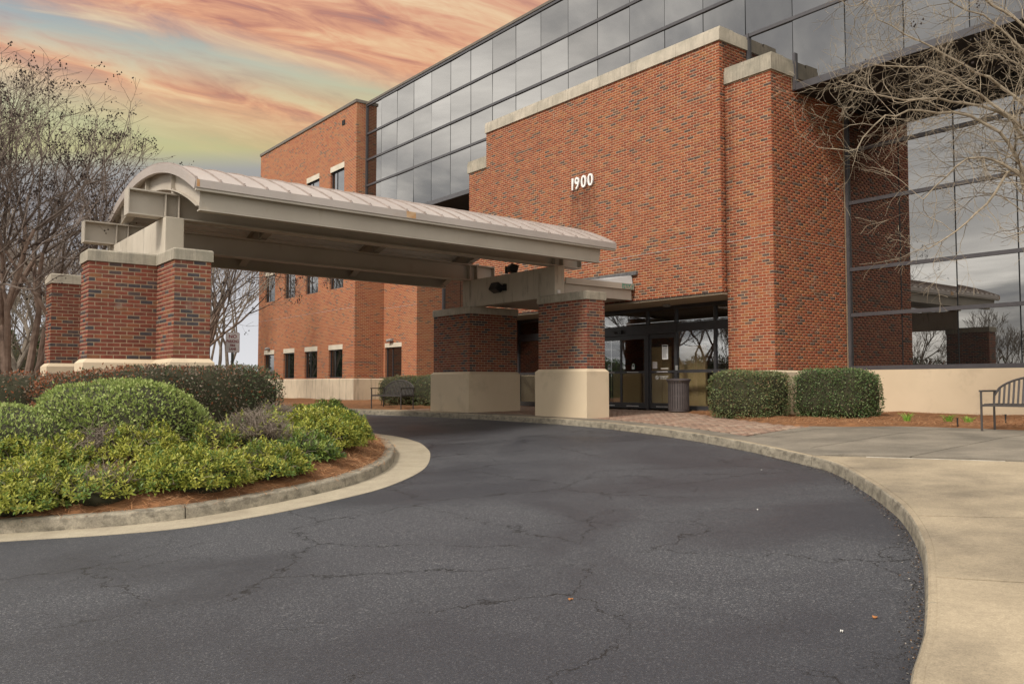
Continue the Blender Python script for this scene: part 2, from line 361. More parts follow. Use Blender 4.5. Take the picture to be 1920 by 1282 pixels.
def fast_mesh(name, verts, faces, mats, midx=None, smooth=False):
    """verts (n,3), faces (m,k) numpy arrays of one polygon size"""
    me = bpy.data.meshes.new(name); verts = np.asarray(verts, np.float32); faces = np.asarray(faces, np.int32)
    m, k = faces.shape
    me.vertices.add(len(verts)); me.vertices.foreach_set('co', verts.ravel())
    me.loops.add(m * k); me.loops.foreach_set('vertex_index', faces.ravel())
    me.polygons.add(m); me.polygons.foreach_set('loop_start', np.arange(0, m * k, k, dtype=np.int32))
    for mm in (mats if isinstance(mats, (list, tuple)) else [mats]): me.materials.append(mm)
    if midx is not None: me.polygons.foreach_set('material_index', np.asarray(midx, np.int32))
    me.update(calc_edges=True)
    if smooth: me.polygons.foreach_set('use_smooth', [True] * m)
    return me
def bevel(o, wd=.01, seg=2):
    b = o.modifiers.new('bevel', 'BEVEL'); b.width = wd; b.segments = seg; b.limit_method = 'ANGLE'; return o
def spline(keys, step=.25):
    """Catmull-Rom through the keys, evenly resampled"""
    P = [np.array(k, float) for k in keys]; P = [2 * P[0] - P[1]] + P + [2 * P[-1] - P[-2]]; out = []
    for i in range(1, len(P) - 2):
        n = max(2, int(np.linalg.norm(P[i + 1] - P[i]) / step))
        for k in range(n):
            t = k / n
            out.append(.5 * ((2 * P[i]) + (-P[i - 1] + P[i + 1]) * t + (2 * P[i - 1] - 5 * P[i] + 4 * P[i + 1] - P[i + 2]) * t * t + (-P[i - 1] + 3 * P[i] - 3 * P[i + 1] + P[i + 2]) * t ** 3))
    out.append(P[-2]); return np.array(out)
def clip_half(poly, p, n):
    """keep the side of the line through p with normal n"""
    out = []
    for i in range(len(poly)):
        a, b = poly[i - 1], poly[i]; da = (a[0] - p[0]) * n[0] + (a[1] - p[1]) * n[1]; db = (b[0] - p[0]) * n[0] + (b[1] - p[1]) * n[1]
        if (da >= 0) != (db >= 0):
            t = da / (da - db); out.append((a[0] + (b[0] - a[0]) * t, a[1] + (b[1] - a[1]) * t))
        if db >= 0: out.append(tuple(b))
    return out
def area(poly): return .5 * sum(poly[i - 1][0] * poly[i][1] - poly[i][0] * poly[i - 1][1] for i in range(len(poly)))
def text_mesh(txt, size, extrude, mat, spacing=1.0, bold=0.0, width=1.0):
    cu = bpy.data.curves.new('lettering', 'FONT'); cu.body = txt; cu.size = size; cu.extrude = extrude; cu.align_x = 'CENTER'; cu.align_y = 'CENTER'
    cu.space_character = spacing; cu.offset = bold; cu.resolution_u = 4
    ob = bpy.data.objects.new('lettering', cu); COL.objects.link(ob); bpy.context.view_layer.update()
    me = bpy.data.meshes.new_from_object(ob.evaluated_get(bpy.context.evaluated_depsgraph_get()))
    bpy.data.objects.remove(ob); bpy.data.curves.remove(cu)
    if width != 1.0: me.transform(Matrix.Diagonal((width, 1, 1, 1)))
    me.materials.clear(); me.materials.append(mat); return me

# ------------------------------------------------------------------ ground levels
SL = .0475
def zroad(x): return SL * max(-25.0, min(x, 14.0))
def zwalk(x):
    """top of pavements and of the paved forecourt"""
    return SL * x + .14 if x < 13.2 else SL * 13.2 + .14 + (x - 13.2) * .014

# =================================================================== THE SETTING
rng = np.random.default_rng(7)
# far terrain
def terrain_z(x, y): return zroad(x) - .06 if x < 14 else zwalk(x) - .10
xs = np.concatenate([np.linspace(-900, -60, 8), np.linspace(-40, 26, 34), np.linspace(60, 900, 8)]); ys = np.concatenate([np.linspace(-600, -60, 6), np.linspace(-40, 70, 12), np.linspace(110, 900, 8)])
V = [(x, y, terrain_z(x, y)) for y in ys for x in xs]; nx = len(xs)
Fq = [(j * nx + i, j * nx + i + 1, (j + 1) * nx + i + 1, (j + 1) * nx + i) for j in range(len(ys) - 1) for i in range(nx - 1)]
tag(link('ground', fast_mesh('ground', V, Fq, GRASS)), kind='structure')
# driveway asphalt: one sheet; island, kerbs and pavements stand on it
xs = np.linspace(-26, 14.0, 41); ys = np.linspace(-30, 48, 79); nx = len(xs)
V = [(x, y, zroad(x)) for y in ys for x in xs]
Fq = [(j * nx + i, j * nx + i + 1, (j + 1) * nx + i + 1, (j + 1) * nx + i) for j in range(len(ys) - 1) for i in range(nx - 1)]
road = tag(link('road', fast_mesh('road', V, Fq, ASPHALT)), kind='structure')

# ---- island: kerb line (top front edge) paired with the outer edge of its gutter
ISL = [((-14, 19.8), (-14.3, 19.3)), ((-8, 15.6), (-8.3, 15.1)), ((-3, 12.15), (-3.2, 11.7)), ((0, 10.28), (-.1, 9.9)), ((1.12, 9.70), (1.05, 9.35)), ((1.96, 9.24), (1.91, 8.86)), ((2.7, 9.05), (2.60, 8.62)), ((3.5, 9.18), (3.5, 8.68)),
       ((4.41, 9.50), (4.45, 8.98)), ((5.16, 9.93), (5.3, 9.40)), ((6.1, 10.85), (6.45, 10.42)), ((7.03, 12.25), (7.50, 11.88)), ((7.62, 13.43), (8.18, 13.10)), ((8.05, 14.45), (8.72, 14.4)), ((8.45, 16.4), (9.12, 16.3)), ((8.6, 20), (9.25, 20)), ((8.4, 26), (9.0, 26)), ((7.0, 32), (7.6, 32.3)), ((0, 37), (.2, 37.6)), ((-14, 39), (-14, 39.6))]
kern = spline([k + g for k, g in ISL], .22)
KB, GT = kern[:, :2], kern[:, 2:]
def edge_normals(P):
    t = np.gradient(P, axis=0); t /= np.linalg.norm(t, axis=1)[:, None]; return np.stack([-t[:, 1], t[:, 0]], 1)   # left of travel
NI = edge_normals(KB)                # points into the island
gut = MB()
for i in range(len(KB) - 1):
    a, b, c, e = GT[i], GT[i + 1], KB[i + 1] + NI[i + 1] * .02, KB[i] + NI[i] * .02
    gut.quad((a[0], a[1], zroad(a[0]) + .006), (b[0], b[1], zroad(b[0]) + .006), (c[0], c[1], zroad(c[0]) + .022), (e[0], e[1], zroad(e[0]) + .022))
    gut.quad((a[0], a[1], zroad(a[0]) - .02), (b[0], b[1], zroad(b[0]) - .02), (b[0], b[1], zroad(b[0]) + .006), (a[0], a[1], zroad(a[0]) + .006))
tag(gut.build('gutter', GUTM, smooth=True), kind='structure')

def kerb_run(parent, P, N, seg_pts, h, wid, mat, batter=.02, joint=.012, top=0, jz=.004):
    """kerb stones along a line; P = top front edge, N = direction away from the road"""
    i = 0; k = 0
    arc = np.concatenate([[0], np.cumsum(np.linalg.norm(np.diff(P, axis=0), axis=1))])
    jit = random.Random(4)
    while i < len(P) - 1:
        j = min(len(P) - 1, i + seg_pts); mb = MB(); n = j - i + 1; i0 = 0; dz = jit.uniform(-jz, jz)
        prof = [(-batter, -.03), (-batter * .6, h * .55), (-.006, h - .022), (.004, h - .008), (.020, h), (wid, h), (wid, -.05)]
        for q in range(i, j + 1):
            p, nn = P[q], N[q]
            if q == i and i > 0: p = p + (P[q + 1] - P[q]) / np.linalg.norm(P[q + 1] - P[q]) * joint / 2
            if q == j and j < len(P) - 1: p = p - (P[q] - P[q - 1]) / np.linalg.norm(P[q] - P[q - 1]) * joint / 2
            for o, z in prof:
                x, y = p + nn * o; mb.v.append((x, y, zroad(p[0]) + z + (dz if z > 0 else 0)))
        m = len(prof)
        for q in range(n - 1):
            for r in range(m - 1):
                a = q * m + r; mb.f.append((a, a + m, a + m + 1, a + 1)); mb.m.append(top if r >= 3 else 0)
        mb.f.append(tuple(range(m))); mb.m.append(0); mb.f.append(tuple(reversed(range((n - 1) * m, n * m)))); mb.m.append(0)
        o = mb.build('curb_stone', mat, parent)
        i = j
isl_k = thing('island_curb', 'x', 'x'); del isl_k['label'], isl_k['category']; isl_k['kind'] = 'structure'
kerb_run(isl_k, KB, NI, 14, .15, .16, CURBM)

# island earth: a low mound inside the kerb
KBp = KB
def inside(x, y, P):
    c = False; n = len(P)
    for i in range(n):
        x1, y1 = P[i - 1]; x2, y2 = P[i]
        if (y1 > y) != (y2 > y) and x < (x2 - x1) * (y - y1) / (y2 - y1) + x1: c = not c
    return c
gx = np.arange(-9, 9.4, .10); gy = np.arange(8.4, 30, .10)
GX, GY = np.meshgrid(gx, gy); pts = np.stack([GX.ravel(), GY.ravel()], 1)
D = np.full(len(pts), 1e9)
for i in range(len(KB) - 1):
    a, b = KB[i], KB[i + 1]; ab = b - a; t = np.clip(((pts - a) @ ab) / (ab @ ab), 0, 1); D = np.minimum(D, np.linalg.norm(pts - a - t[:, None] * ab, axis=1))
INS = np.zeros(len(pts), bool); Pn = np.array(KB); x, y = pts[:, 0], pts[:, 1]
for i in range(len(Pn)):
    x1, y1 = Pn[i - 1]; x2, y2 = Pn[i]
    cond = ((y1 > y) != (y2 > y)) & (x < (x2 - x1) * (y - y1) / (y2 - y1 + 1e-12) + x1); INS ^= cond
def mound(d): return .125 + .72 * (1 - np.exp(-np.maximum(d - .1, 0) / 1.75))
bumpz = .025 * np.sin(x * 3.1 + 1.3 * np.sin(y * 2.3)) + .02 * np.sin(y * 4.7 + x * 1.9)
Z = np.where(INS, SL * x + mound(D) + bumpz * np.clip(D * 2 - .3, 0, 1), SL * x - .12)
Z = np.where(INS & (D < .15), SL * x + .118, Z)
nxg = len(gx); idx = np.arange(len(pts)).reshape(len(gy), nxg)
q = np.stack([idx[:-1, :-1], idx[:-1, 1:], idx[1:, 1:], idx[1:, :-1]], -1).reshape(-1, 4)
q = q[INS[q].all(1)]
mi = np.where(D[q].mean(1) < 1.5, 0, 1)
tag(link('island_ground', fast_mesh('island_ground', np.stack([x, y, Z], 1), q, [MULCH, SOIL], mi, True)), kind='structure')
def z_island(px, py):
    ab = KB[1:] - KB[:-1]; p = np.array([px, py]); t = np.clip(((p - KB[:-1]) * ab).sum(1) / (ab * ab).sum(1), 0, 1)
    dd = np.linalg.norm(p - KB[:-1] - t[:, None] * ab, axis=1).min(); return SL * px + float(mound(dd))

# ---- right-hand kerb and pavements
KR = spline([(2.2, -6), (2.35, -1.5), (2.6, .7), (3.0, 1.45), (3.48, 1.78), (4.18, 2.06), (5.14, 2.51), (6.1, 3.0), (7.1, 3.63), (7.76, 4.14), (8.55, 4.83), (9.54, 5.79), (10.2, 6.85), (10.87, 8.06), (11.63, 9.75), (12.26, 11.63), (12.74, 13.7), (12.92, 15.86), (12.95, 18.5), (12.82, 21), (12.55, 23.6), (12.2, 27), (11.9, 32), (11.6, 44)], .25)
NR = -edge_normals(KR)               # away from the road
rk = thing('plaza_curb', 'x', 'x'); del rk['label'], rk['category']; rk['kind'] = 'structure'
kerb_run(rk, KR, NR, 12, .14, .158, [CURBM, CONC], top=1, jz=.0)
KI = KR + NR * .05                  # back of the kerb
def sheet(name, poly, mats, parent, dz=0.0, thick=.0, kind=None):
    """flat paving following the forecourt level"""
    bm = bmesh.new(); vs = [bm.verts.new((p[0], p[1], 0)) for p in poly]
    f = bm.faces.new(vs)
    if f.normal.z < 0 or area(poly) < 0: f.normal_flip()
    if max(p[0] for p in poly) > 13.2 > min(p[0] for p in poly):
        bmesh.ops.bisect_plane(bm, geom=bm.verts[:] + bm.edges[:] + bm.faces[:], plane_co=(13.2, 0, 0), plane_no=(1, 0, 0))
    bmesh.ops.triangulate(bm, faces=bm.faces[:])
    for vv in bm.verts: vv.co.z = zwalk(vv.co.x) + dz
    if thick:
        r = bmesh.ops.extrude_face_region(bm, geom=bm.faces[:])
        for g in r['geom']:
            if isinstance(g, bmesh.types.BMVert): g.co.z += thick
        bmesh.ops.recalc_face_normals(bm, faces=bm.faces[:])
    me = bpy.data.meshes.new(name); bm.to_mesh(me); bm.free()
    for mm in (mats if isinstance(mats, list) else [mats]): me.materials.append(mm)
    o = link(name, me, parent)
    if kind: o['kind'] = kind
    return o
walk = thing('sidewalk', 'x', 'x'); del walk['label'], walk['category']; walk['kind'] = 'structure'
# dirt bed under all paving shows in the joints
iK = lambda px, py: int(np.argmin(np.hypot(KI[:, 0] - px, KI[:, 1] - py)))
a0, a1 = 0, len(KI) - 1
under = [tuple(p) for p in KI] + [(22, 44), (22, -6)]
sheet('paving_bed', under, JOINT, walk, -.03)
def off_line(i, wd): return KI[i] + NR[i] * wd
# light concrete apron along the kerb, jointed square to it
cuts = [iK(2.3, -6), iK(2.4, -2.2), iK(3.05, 1.2), iK(5.05, 2.42), iK(6.80, 3.36), iK(10.02, 6.35)]
jd = [(1, 0), (1, 0), (.62, -.78), (.47, -.88), (.55, -.83), (.32, -.95)]     # directions of the joints away from the kerb
def joint_end(c, dirn, L=3.6): dd = np.array(dirn) / np.linalg.norm(dirn); return KI[c] + dd * L
for k in range(len(cuts) - 1):
    c0, c1 = cuts[k], cuts[k + 1]; poly = [tuple(p) for p in KI[c0:c1 + 1]]
    e1, e0 = joint_end(c1, jd[k + 1]), joint_end(c0, jd[k])
    d0 = np.array(jd[k]) / np.linalg.norm(jd[k]); d1 = np.array(jd[k + 1]) / np.linalg.norm(jd[k + 1])
    tt = (KI[c0 + 1] - KI[c0]); tt /= np.linalg.norm(tt); t1 = (KI[c1] - KI[c1 - 1]); t1 /= np.linalg.norm(t1)
    g = .014
    poly = [tuple(KI[c0] + tt * g)] + poly[1:-1] + [tuple(KI[c1] - t1 * g), tuple(e1 - t1 * g), tuple(e0 + tt * g)]
    o = sheet('slab', poly, CONC, walk, -.028, .0295)
# white expansion joint where the apron meets the plaza
cJ = cuts[-1]; jp = KI[cJ]; jdv = np.array(jd[-1]) / np.linalg.norm(jd[-1]); jn = np.array([-jdv[1], jdv[0]])
s0, s1 = jp + jdv * .62, jp + jdv * 2.15
sheet('expansion_joint', [tuple(s0 + jn * .010), tuple(s1 + jn * .010), tuple(s1 + jn * .032), tuple(s0 + jn * .032)], EXPJ, walk, -.01, .014)
# darker plaza slabs: cells of 1.5 m between kerb strip, pavers and bed
PAVE_Y = 8.75
MUL = [(16.95, 14.45), (15.9, 12.75), (15.0, 11.35), (14.5, 10.45), (13.95, 9.45), (13.85, 8.9), (14.15, 8.2), (14.8, 7.75), (15.02, 6.9), (15.08, 5.7), (15.2, 3), (15.3, -2), (15.3, -6)]
MULs = [tuple(p) for p in spline(MUL, .3)]
iP = iK(11.15, PAVE_Y)
strip = [KI[i] + NR[i] * .36 for i in range(cJ, len(KI))]
# kerb-side strip of concrete in front of plaza slabs
for s0_, s1_ in ((cJ, iP), (iP, iK(12.3, 12.0)), (iK(12.3, 12.0), iK(12.9, 16.0)), (iK(12.9, 16.0), iK(12.9, 19.6)), (iK(12.9, 19.6), iK(12.5, 23.6)), (iK(12.5, 23.6), iK(12.0, 30))):
    poly = [tuple(KI[i]) for i in range(s0_, s1_ + 1)] + [tuple(KI[i] + NR[i] * .36) for i in range(s1_, s0_ - 1, -1)]
    sheet('slab', poly, CONC2 if s0_ < iK(12.9, 19) else CONC, walk, -.028, .0292)
plz = [tuple(strip[i]) for i in range(0, iP - cJ + 1)]
plz = [tuple(np.array(plz[0]) + jdv * 0.0)] + plz[1:] + [(13.80, PAVE_Y), (13.86, 8.9)] + [p for p in MULs if p[1] < 8.85 and p[1] > -6] + [(15.3, -6), tuple(jp + jdv * 14)]
cs = 1.52
for ix in range(-6, 12):
    for iy in range(-8, 6):
        x0, y0 = 10.2 + ix * cs, 5.3 + iy * cs; poly = plz
        for pnt, nn in (((x0 + .011, 0), (1, 0)), ((x0 + cs - .011, 0), (-1, 0)), ((0, y0 + .011), (0, 1)), ((0, y0 + cs - .011), (0, -1))): 
            if len(poly) >= 3: poly = clip_half(poly, pnt, nn)
        if len(poly) >= 3 and abs(area(poly)) > .02 and poly[0][1] > -5:
            cl = [poly[0]]
            for p_ in poly[1:]:
                if math.hypot(p_[0] - cl[-1][0], p_[1] - cl[-1][1]) > 1e-3: cl.append(p_)
            if math.hypot(cl[0][0] - cl[-1][0], cl[0][1] - cl[-1][1]) < 1e-3: cl.pop()
            if len(cl) >= 3:
                try: sheet('slab', cl, CONC2, walk, -.028, .0285)
                except Exception: pass
# clay pavers in front of the doors: real units, thousands of them
pv = MB(); prn = random.Random(3)
pavp = [tuple(strip[i]) for i in range(iP - cJ, len(strip)) if strip[i][1] < 22.6]
PAVPOLY = pavp + [(pavp[-1][0], 22.6), (17.5, 22.6), (17.5, 14.6)] + [p for p in MULs if p[1] > PAVE_Y] + [(13.8, PAVE_Y)]
PVP = np.array(PAVPOLY)
yy = PAVE_Y; row = 0
while yy < 22.6:
    xx = 11.0 + (row % 2) * .1
    while xx < 17.5:
        if inside(xx + .1, yy + .05, PAVPOLY) and inside(xx + .02, yy + .05, PAVPOLY) and inside(xx + .18, yy + .05, PAVPOLY):
            zt = zwalk(xx + .1) - .004 + prn.uniform(-.003, .003); b = (xx + .003, yy + .003, zt - .02); c = (xx + .197, yy + .097, zt); i0 = len(pv.v)
            tl = prn.uniform(-.002, .002)
            pv.v += [(b[0], b[1], b[2]), (c[0], b[1], b[2]), (c[0], c[1], b[2]), (b[0], c[1], b[2]), (b[0], b[1], c[2] + tl), (c[0], b[1], c[2] - tl), (c[0], c[1], c[2] - tl), (b[0], c[1], c[2] + tl)]
            mm = prn.choice((0, 0, 1, 1, 2, 3))
            for q_ in ((4, 5, 6, 7), (0, 1, 5, 4), (1, 2, 6, 5), (2, 3, 7, 6), (3, 0, 4, 7)): pv.f.append(tuple(i0 + k for k in q_)); pv.m.append(mm)
        xx += .2
    yy += .1; row += 1
o = pv.build('brick_paving', PAV, walk); o['kind'] = 'stuff'
# planting beds
mp = MULs + [(19.58, -6), (19.58, 14.45)]
def bed(name, poly, lift=.03):
    bm = bmesh.new(); f = bm.faces.new([bm.verts.new((p[0], p[1], 0)) for p in poly])
    if area(poly) < 0: f.normal_flip()
    bmesh.ops.triangulate(bm, faces=bm.faces[:])
    for _ in range(4): bmesh.ops.subdivide_edges(bm, edges=[e for e in bm.edges if e.calc_length() > .35], cuts=1); bmesh.ops.triangulate(bm, faces=bm.faces[:])
    bnd = [vv for vv in bm.verts if vv.is_boundary]
    bs = set(bnd)
    for vv in bm.verts:
        xx_, yy_ = vv.co.x, vv.co.y
        vv.co.z = zwalk(xx_) + (-.02 if vv in bs else lift + .022 * math.sin(xx_ * 5.3 + math.sin(yy_ * 4.1)) + .015 * math.sin(yy_ * 7.7))
    me = bpy.data.meshes.new(name); bm.to_mesh(me); bm.free(); me.materials.append(MULCH); me.polygons.foreach_set('use_smooth', [True] * len(me.polygons))
    return tag(link(name, me), kind='structure')
bed('planting_bed', mp)
bed('planting_bed', [(13.15, 22.7), (17.3, 22.7), (17.3, 30.2), (18.3, 30.2), (18.3, 32.9), (16.85, 32.9), (16.85, 44), (12.6, 44), (12.75, 30), (13.0, 25)])
def needles(name, n, sampler, mats, lmin=.10, lmax=.2):
    """loose pine straw"""
    P = np.array([sampler() for _ in range(n)]); a = rng.uniform(0, 2 * np.pi, n); L = rng.uniform(lmin, lmax, n) / 2; wv_ = .0022
    dz = rng.uniform(-.025, .03, n); ca, sa = np.cos(a), np.sin(a)
    v0 = P + np.stack([ca * L, sa * L, dz], 1); v1 = P - np.stack([ca * L, sa * L, dz * .4], 1); off = np.stack([-sa * wv_, ca * wv_, np.zeros(n)], 1)
    V = np.stack([v0 - off, v0 + off, v1 + off, v1 - off], 1).reshape(-1, 3); Fq = np.arange(4 * n).reshape(n, 4)
    return link(name, fast_mesh(name, V, Fq, mats, rng.integers(0, len(mats), n)))
def samp_bed():
    while True:
        x_ = rng.uniform(13.9, 19.5); y_ = rng.uniform(4.5, 14.3)
        if rng.random() < .35: x_ = rng.uniform(13.9, 16.8)
        if inside(x_, y_, mp): return (x_, y_, zwalk(x_) + .045)
tag(needles('pine_straw', 9000, samp_bed, STRAW), 'rust brown pine straw strewn over the bed below the dark glass', 'pine straw', kind='stuff')
def samp_isl():
    while True:
        k = rng.integers(iK0, iK1); dd = rng.uniform(.05, 1.5); p = KB[k] + NI[k] * dd + rng.normal(0, .05, 2)
        return (p[0], p[1], z_island(p[0], p[1]) + .02)
iK0 = int(np.argmin(np.hypot(KB[:, 0] - .2, KB[:, 1] - 10.2))); iK1 = int(np.argmin(np.hypot(KB[:, 0] - 8.3, KB[:, 1] - 15.5)))
tag(needles('pine_straw', 14000, samp_isl, STRAW), 'rust brown pine straw along the edge of the planted island', 'pine straw', kind='stuff')

# =================================================================== BRICKWORK
CO, BL, JT = .0677, .203, .0112
def brick_run(p0, dirv, nrm, length, z0, k0, k1, seed, ext0=0.0, ext1=0.0, holes=(), weights=BRICK_W, phase=0):
    """running-bond bricks on a vertical face; returns list of (centre, half length, dir, normal, colour)"""
    rr = random.Random(seed); out = []; p0 = np.array(p0, float); dirv = np.array(dirv, float)
    nm = list(range(8))
    for k in range(k0, k1):
        u = 0.0 if (k + phase) % 2 == 0 else -BL / 2
        while u < length - .005:
            a, b = max(u, 0), min(u + BL, length)
            nxt = u + BL
            if length - nxt < .045: b = length; nxt = length
            if b - a > .03:
                a2 = a + JT / 2 if a > 1e-6 else -ext0; b2 = b - JT / 2 if b < length - 1e-6 else length + ext1
                zc = z0 + (k + .5) * CO; uc = (a + b) / 2
                if not any(h[0] <= uc <= h[1] and h[2] <= zc <= h[3] for h in holes):
                    c = p0 + dirv * (a2 + b2) / 2
                    out.append(((c[0], c[1], zc), (b2 - a2) / 2, tuple(dirv), tuple(nrm), rr.choices(nm, weights)[0]))
            u = nxt
    return out
_bmesh_cache = {}
def brick_geo(hl, dirv, nrm, proud, h=CO - JT):
    d_ = np.array(dirv + (0,)); n_ = np.array(nrm + (0,)); zz = np.array((0, 0, h / 2)); i_ = .0025
    f = [(-d_ * (hl - i_) - zz * .93 + n_ * proud), (d_ * (hl - i_) - zz * .93 + n_ * proud), (d_ * (hl - i_) + zz * .93 + n_ * proud), (-d_ * (hl - i_) + zz * .93 + n_ * proud)]
    b = [(-d_ * hl - zz - n_ * .004), (d_ * hl - zz - n_ * .004), (d_ * hl + zz - n_ * .004), (-d_ * hl + zz - n_ * .004)]
    fl = np.cross(d_, (0, 0, 1)) @ n_ > 0
    faces = [(4, 5, 6, 7), (0, 1, 5, 4), (1, 2, 6, 5), (2, 3, 7, 6), (3, 0, 4, 7)]
    if not fl: faces = [tuple(reversed(q_)) for q_ in faces]
    return np.array(b + f), faces
def lay_bricks(bricks, parent, mats, limit=300, stuff_name='brickwork', seed=1, cull=None):
    rr = random.Random(seed); cam_p = np.array((0, 0, EYE)); sc = []
    for i, (c, hl, dv, nn, m) in enumerate(bricks):
        vec = cam_p - np.array(c); dist = np.linalg.norm(vec); cs_ = (vec[0] * nn[0] + vec[1] * nn[1]) / dist; ok = cs_ > 0 and not (cull and cull(c, nn))
        sc.append((hl * cs_ / dist ** 2 if ok else -1, i))
    top = set(i for s_, i in sorted(sc, reverse=True)[:limit] if s_ > 0)
    V, Fq, M = [], [], []
    for i, (c, hl, dv, nn, m) in enumerate(bricks):
        if i in top:
            key = (round(hl, 3), dv, nn, mats[m].name)
            if key not in _bmesh_cache:
                vv, ff = brick_geo(round(hl, 3), dv, nn, .0035); me = bpy.data.meshes.new('brick'); me.from_pydata([tuple(p) for p in vv], [], ff); me.materials.append(mats[m]); _bmesh_cache[key] = me
            o = link('brick', _bmesh_cache[key], parent, c)
        else:
            vv, ff = brick_geo(hl, dv, nn, .0035 + rr.uniform(-.001, .001)); b0 = len(V) * 8
            V.append(vv + np.array(c)); Fq += [tuple(b0 + k for k in q_) for q_ in ff]; M += [m] * 5
    if V:
        o = link(stuff_name, fast_mesh(stuff_name, np.concatenate(V), np.array(Fq), mats, M), parent); o['kind'] = 'stuff'

# =================================================================== OFFICE BUILDING
XG, XR, XS = 17.373, 19.62, 17.6            # curtain wall plane, recessed glass plane, shop-front plane
Z0 = 1.87                                    # top of the painted base
bld = thing('office_building', 'long red brick and dark mirror-glass office building with the tall entrance block', 'building', (18, 20, .5))
# ---- entrance block: mortar core with real bricks
XW, XP = 16.25, 16.466                       # the number wall, the piers either side
YR0, YR1, YL0, YL1 = 11.40, 12.70, 22.33, 23.64
ZW0, ZW1 = Z0 + 28 * CO, Z0 + 119 * CO       # number wall, brick part (3.766 .. 9.926)
ZP1 = Z0 + 103 * CO + .02
core = MB(); core.box((XW, YR1, ZW0), (XG - .02, YL0, ZW1))
core.box((XP, YR0, Z0), (XR + .3, YR1, 8.60)); core.box((XP, YR0, 8.60), (XG - .02, YR1, ZP1))
core.box((XP, YL0, Z0), (XR + .3, YL1, 8.60)); core.box((XP, YL0, 8.60), (XG - .02, YL1, ZP1))
wall = core.build('brick_wall', MORTAR, bld)
br = []
br += brick_run((XW, YR1), (0, 1), (-1, 0), YL0 - YR1, Z0, 28, 119, 11, ext0=.0035, ext1=.0035)
br += brick_run((XW, YR1), (1, 0), (0, -1), XG - XW - .02, Z0, 28, 119, 12, phase=1)
br += brick_run((XP, YR0), (0, 1), (-1, 0), YR1 - YR0, Z0, 0, 103, 13, ext0=.0035)
br += brick_run((XP, YR0), (1, 0), (0, -1), XR - XP - .12, Z0, 0, 99, 14, phase=1)
br += brick_run((XP, YR0), (1, 0), (0, -1), XG - XP - .08, Z0, 99, 103, 15, phase=1)
br += brick_run((XP, YL0), (0, 1), (-1, 0), YL1 - YL0, Z0, 0, 103, 16, ext1=.0035)
br += brick_run((XP + .01, YR1), (1, 0), (0, 1), XS - XP, Z0, 0, 28, 17)
br += brick_run((XP + .01, YL0), (1, 0), (0, -1), XS - XP, Z0, 0, 28, 18)
lay_bricks(br, wall, BM, 300, seed=21)
# light sealant line across the block
zs = Z0 + 46 * CO
sj = MB(); sj.box((XW - .0085, YR1 - .008, zs - .007), (XW, YL0, zs + .007)); sj.box((XP - .0085, YR0 - .0085, zs - .007), (XP, YR1, zs + .007)); sj.box((XP, YR0 - .0085, zs - .006), (XR - .13, YR0, zs + .006))
sj.build('sealant_joint', EXPJ, bld)
# copings: cast stone, two-step, in lengths
def coping_run(p0, p1, zb, zt, depth, nd, n, m=STONE):
    """pieces from p0 to p1 on face with outward normal nd"""
    p0, p1, nd = Vector(p0), Vector(p1), Vector(nd); dd = (p1 - p0) / n; e = dd.normalized()
    for i in range(n):
        a = p0 + dd * i + e * (.004 if i else 0); b = p0 + dd * (i + 1) - e * (.004 if i < n - 1 else 0); mb = MB(); zm = zb + (zt - zb) * .78
        o1, o2 = nd * .05, nd * .025; bk = -nd * depth
        def ring(o, z): return [(a + o).to_tuple() + (z,), (b + o).to_tuple() + (z,), (b + bk).to_tuple() + (z,), (a + bk).to_tuple() + (z,)]
        flip = (e.x * nd.y - e.y * nd.x) > 0
        r1, r2, r3, r4 = ring(o1, zb), ring(o1, zm), ring(o2, zm + .012), ring(o2, zt)
        for lo_, hi_ in ((r1, r2), (r2, r3), (r3, r4)): mb.hexa(lo_ + hi_)
        o = mb.build('coping_stone', m, bld)
        bm = bmesh.new(); bm.from_mesh(o.data); bmesh.ops.remove_doubles(bm, verts=bm.verts[:], dist=1e-5); bmesh.ops.recalc_face_normals(bm, faces=bm.faces[:]); bm.to_mesh(o.data); bm.free()
coping_run((XW, YR1 - .05), (XW, YL0 + .03), ZW1, 10.27, .5, (-1, 0), 7)
coping_run((XW + .505, YR1), (XG - .03, YR1), ZW1, 10.268, .5, (0, -1), 1)
coping_run((XP, YR0 - .05), (XP, YR1 - .002), ZP1, 9.27, .45, (-1, 0), 1, STONE_DIRTY)
coping_run((XP + .455, YR0), (XG - .03, YR0), ZP1, 9.268, .5, (0, -1), 1, STONE_DIRTY)
coping_run((XP, YL0 + .002), (XP, YL1 + .05), ZP1, 9.27, .45, (-1, 0), 1, STONE_DIRTY)
# painted plinths under the piers
for y0, y1 in ((YR0, YR1), (YL0, YL1)):
    mb = MB(); mb.rings([(XP, y0), (XR + .2, y0), (XR + .2, y1), (XP, y1)], [(.5, .05), (Z0 - .045, .05), (Z0 - .002, .004)]); mb.build('plinth', BASE, bld)
# recessed entrance: soffit, returns
mb = MB(); mb.box((XW + .02, YR1 + .01, ZW0 - .05), (XS + .1, YL0 - .01, ZW0 - .003)); mb.build('entrance_soffit', SOFFITB, bld)
mb = MB(); mb.box((XW - .012, YR1, ZW0 - .012), (XW + .12, YL0, ZW0 + .002)); mb.build('lintel_angle', ALU, bld)

